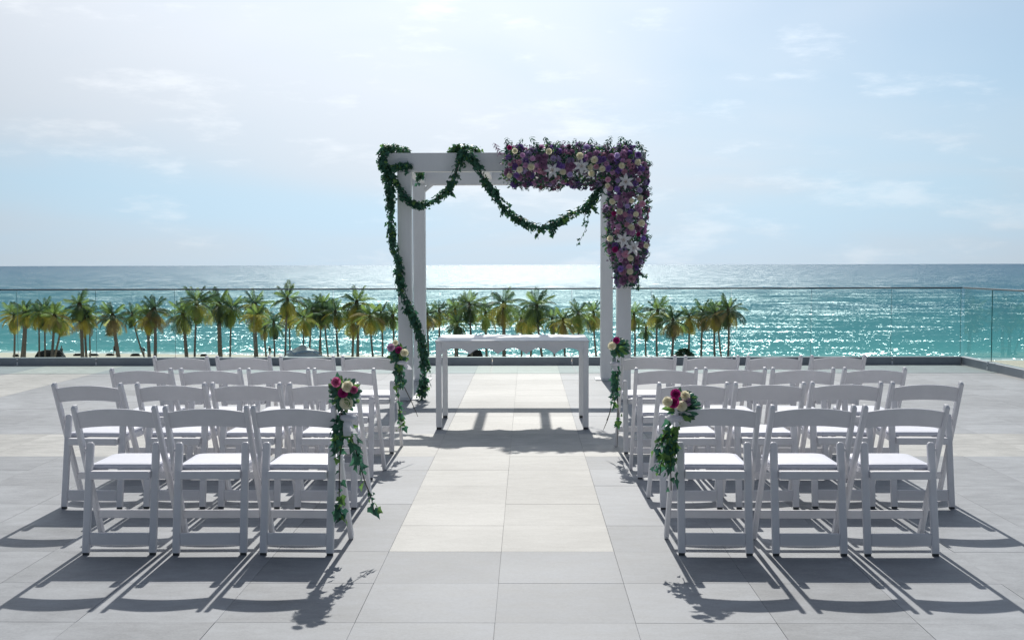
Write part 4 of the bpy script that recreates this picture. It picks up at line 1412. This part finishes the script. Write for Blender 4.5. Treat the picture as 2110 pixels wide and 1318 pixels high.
# two-tier peaked tent
c = at(624, 735, 152)
tent = thing('beach_tent', 'white and blue two-tier peaked canopy tent on the beach', 'tent', (c.x, 152, BEACH), R(28))
def hip(z0, z1, r0, r1, sag, n=4, seg=6, m=M_canopy, rot=math.pi / 4):
    b = MB()
    vs, fs = [], []
    for i in range(seg + 1):
        u = i / seg
        r_ = r0 + (r1 - r0) * u
        z = z0 + (z1 - z0) * (u ** (1 + sag))
        for k in range(n):
            a0 = rot + 2 * math.pi * k / n
            a1 = rot + 2 * math.pi * (k + 1) / n
            for s in range(4):
                v = s / 4
                p = Vector((math.cos(a0), math.sin(a0), 0)).lerp(Vector((math.cos(a1), math.sin(a1), 0)), v) * r_
                zz = z + .28 * math.sin(math.pi * v) * (1 - u)
                vs.append((p.x, p.y, zz))
    m_ = n * 4
    for i in range(seg):
        for k in range(m_):
            j = (k + 1) % m_
            fs.append((i * m_ + k, i * m_ + j, (i + 1) * m_ + j, (i + 1) * m_ + k))
    b.add(vs, fs)
    return b.mesh('canopy', m, True)
link('canopy', hip(.75, 1.75, 4.3, 1.7, .3), tent)
link('canopy', hip(1.75, 2.75, 2.5, .05, .5), tent)
vb = MB()
for k in range(28):
    a0 = math.pi / 4 + 2 * math.pi * (k // 7) / 4; a1 = a0 + math.pi / 2
    p0 = Vector((math.cos(a0), math.sin(a0), 0)) * 2.5; p1 = Vector((math.cos(a1), math.sin(a1), 0)) * 2.5
    u0, u1 = (k % 7) / 7, (k % 7 + 1) / 7
    a, b_ = p0.lerp(p1, u0), p0.lerp(p1, u1); m_ = (a + b_) / 2
    z0, z1 = 1.75 + .28 * math.sin(math.pi * u0), 1.75 + .28 * math.sin(math.pi * u1)
    vb.add([(a.x, a.y, z0 - .002), (b_.x, b_.y, z1 - .002), (b_.x, b_.y, z1 - .16), (m_.x, m_.y, (z0 + z1) / 2 - .30), (a.x, a.y, z0 - .16)], [(0, 4, 3, 2, 1)])
link('valance', vb.mesh('valance', M_canopyb), tent)
sw = MB()
for k in range(4):
    a0 = math.pi / 4 + 2 * math.pi * k / 4; a1 = a0 + math.pi / 2
    p0 = Vector((math.cos(a0), math.sin(a0), 0)); p1 = Vector((math.cos(a1), math.sin(a1), 0))
    sw.add([(p0 * 1.9).to_tuple(), (p1 * 1.9).to_tuple(), (p1.x * 1.9, p1.y * 1.9, 1.62), (p0.x * 1.9, p0.y * 1.9, 1.62)], [(0, 1, 2, 3)])
link('side_curtain', sw.mesh('side_curtain', M_canopyb), tent)
for k in range(4):
    a0 = math.pi / 4 + math.pi * k / 2
    b = MB(); b.tube([(math.cos(a0) * 1.85, math.sin(a0) * 1.85, -.1), (math.cos(a0) * 1.85, math.sin(a0) * 1.85, 1.72)], .05, 8); link('pole', b.mesh('pole', M_steel), tent)
    b = MB(); b.tube([(math.cos(a0) * 4.25, math.sin(a0) * 4.25, -.1), (math.cos(a0) * 4.25, math.sin(a0) * 4.25, .78)], .04, 8); link('pole', b.mesh('pole', M_steel), tent)

def person(label, px, D, rz, joints, edges, radii, parts):
    """one continuous skinned body; clothing and hair are children"""
    c = at(px, 735, D)
    off = D - shore_y(c.x)
    z = BEACH if off < -12 else BEACH + (SEA - BEACH) * (off + 12) / 12.5
    me = bpy.data.meshes.new('person')
    me.from_pydata(joints, edges, [])
    me.materials.append(M_skin)
    o = link('person', me, None, (c.x, D, z), (0, 0, rz))
    sk = o.modifiers.new('skin', 'SKIN')
    for i, r_ in enumerate(radii):
        sv = me.skin_vertices[0].data[i]
        sv.radius = (r_, r_) if not isinstance(r_, tuple) else r_
        sv.use_root = (i == 0)
    sk.use_smooth_shade = True
    ss = o.modifiers.new('sub', 'SUBSURF'); ss.levels = 1; ss.render_levels = 1
    tag(o, label, 'person')
    for (nm, pts, rad, m) in parts:
        b = MB(); b.tube(pts, rad, 10)
        link(nm, b.mesh(nm, m, True), o)
    return o
def hand(J, E, Rr, wrist_i, d):
    """palm, four fingers and a thumb"""
    w = Vector(J[wrist_i]); d = Vector(d).normalized()
    s = d.cross(Vector((0, 1, .2))).normalized()
    J.append(tuple(w + d * .07)); E.append((wrist_i, len(J) - 1)); Rr.append((.03, .018)); pi_ = len(J) - 1
    for k, (o_, L) in enumerate(((-.03, .07), (-.01, .085), (.01, .08), (.03, .06))):
        J.append(tuple(w + d * (.10 + L) + s * o_)); E.append((pi_, len(J) - 1)); Rr.append(.009)
    J.append(tuple(w + d * .09 + s * -.07)); E.append((wrist_i, len(J) - 1)); Rr.append(.010)
def standing(label, px, D, rz, m_top, m_leg, stride=.12):
    J = [(0, 0, .92), (0, 0, 1.12), (0, 0, 1.36), (0, 0, 1.48), (0, -.01, 1.60), (0, -.01, 1.70),
         (-.10, 0, .86), (-.10, stride, .47), (-.10, stride * .6, .08), (-.10, stride * .6 - .14, .035),
         (.10, 0, .86), (.10, -stride, .47), (.10, -stride * .6 + .05, .08), (.10, -stride * .6 - .10, .035),
         (-.19, 0, 1.38), (-.25, .03, 1.10), (-.24, -.06, .87), (.19, 0, 1.38), (.25, -.02, 1.10), (.24, -.14, .90)]
    E = [(0, 1), (1, 2), (2, 3), (3, 4), (4, 5), (0, 6), (6, 7), (7, 8), (8, 9), (0, 10), (10, 11), (11, 12), (12, 13), (2, 14), (14, 15), (15, 16), (2, 17), (17, 18), (18, 19)]
    Rr = [(.14, .10), (.125, .09), (.14, .095), .05, (.075, .09), (.06, .07), .085, .055, .04, .035, .085, .055, .04, .035, .055, .042, .03, .055, .042, .03]
    hand(J, E, Rr, 16, (0, -.2, -1)); hand(J, E, Rr, 19, (0, -.3, -1))
    return person(label, px, D, rz, J, E, Rr, [
        ('shirt', [(0, 0, .93), (0, 0, 1.12), (0, 0, 1.34), (0, 0, 1.44)], [.165, .15, .17, .09], m_top),
        ('shorts', [(0, 0, .99), (0, 0, .86), (0, 0, .70)], [.165, .175, .185], m_leg),
        ('hair', [(0, .02, 1.62), (0, .02, 1.70), (0, .01, 1.765)], [.085, .09, .03], M_hair)])
standing('person in dark clothes walking on the sand beside a lone thick palm trunk', 237, 171, R(60), M_clothd, M_clothd, .16)
standing('person in a blue-grey top standing beside the long black covered stack', 127, 163.5, R(-20), M_clothb, M_clothd, .05)
standing('person in a dark top standing on the sand between thin palm trunks near the tent', 556, 165, R(150), M_clothd, M_clothw, .08)
J = [(0, 0, .88), (0, -.17, 1.02), (0, -.38, 1.10), (0, -.48, 1.08), (0, -.58, 1.04), (0, -.66, 1.01),
     (-.10, .02, .84), (-.11, -.02, .46), (-.11, .05, .08), (-.11, -.09, .035), (.10, .02, .84), (.11, -.04, .46), (.11, .03, .08), (.11, -.11, .035),
     (-.19, -.38, 1.08), (-.22, -.42, .80), (-.20, -.45, .57), (.19, -.38, 1.08), (.22, -.44, .80), (.20, -.50, .57)]
E = [(0, 1), (1, 2), (2, 3), (3, 4), (4, 5), (0, 6), (6, 7), (7, 8), (8, 9), (0, 10), (10, 11), (11, 12), (12, 13), (2, 14), (14, 15), (15, 16), (2, 17), (17, 18), (18, 19)]
Rr = [(.14, .10), (.125, .09), (.14, .095), .05, (.075, .09), (.06, .07), .085, .055, .04, .035, .085, .055, .04, .035, .055, .042, .03, .055, .042, .03]
hand(J, E, Rr, 16, (0, -.1, -1)); hand(J, E, Rr, 19, (0, -.1, -1))
person('person in a blue-grey top bending forward at the water edge', 297, 172, R(-80), J, E, Rr, [
    ('shirt', [(0, .0, .92), (0, -.17, 1.02), (0, -.36, 1.10), (0, -.42, 1.10)], [.16, .15, .17, .09], M_clothb),
    ('shorts', [(0, -.03, .95), (0, .02, .84), (0, .0, .68)], [.165, .18, .185], M_clothd),
    ('hair', [(0, -.56, 1.09), (0, -.63, 1.07), (0, -.70, 1.03)], [.085, .09, .04], M_hair)])
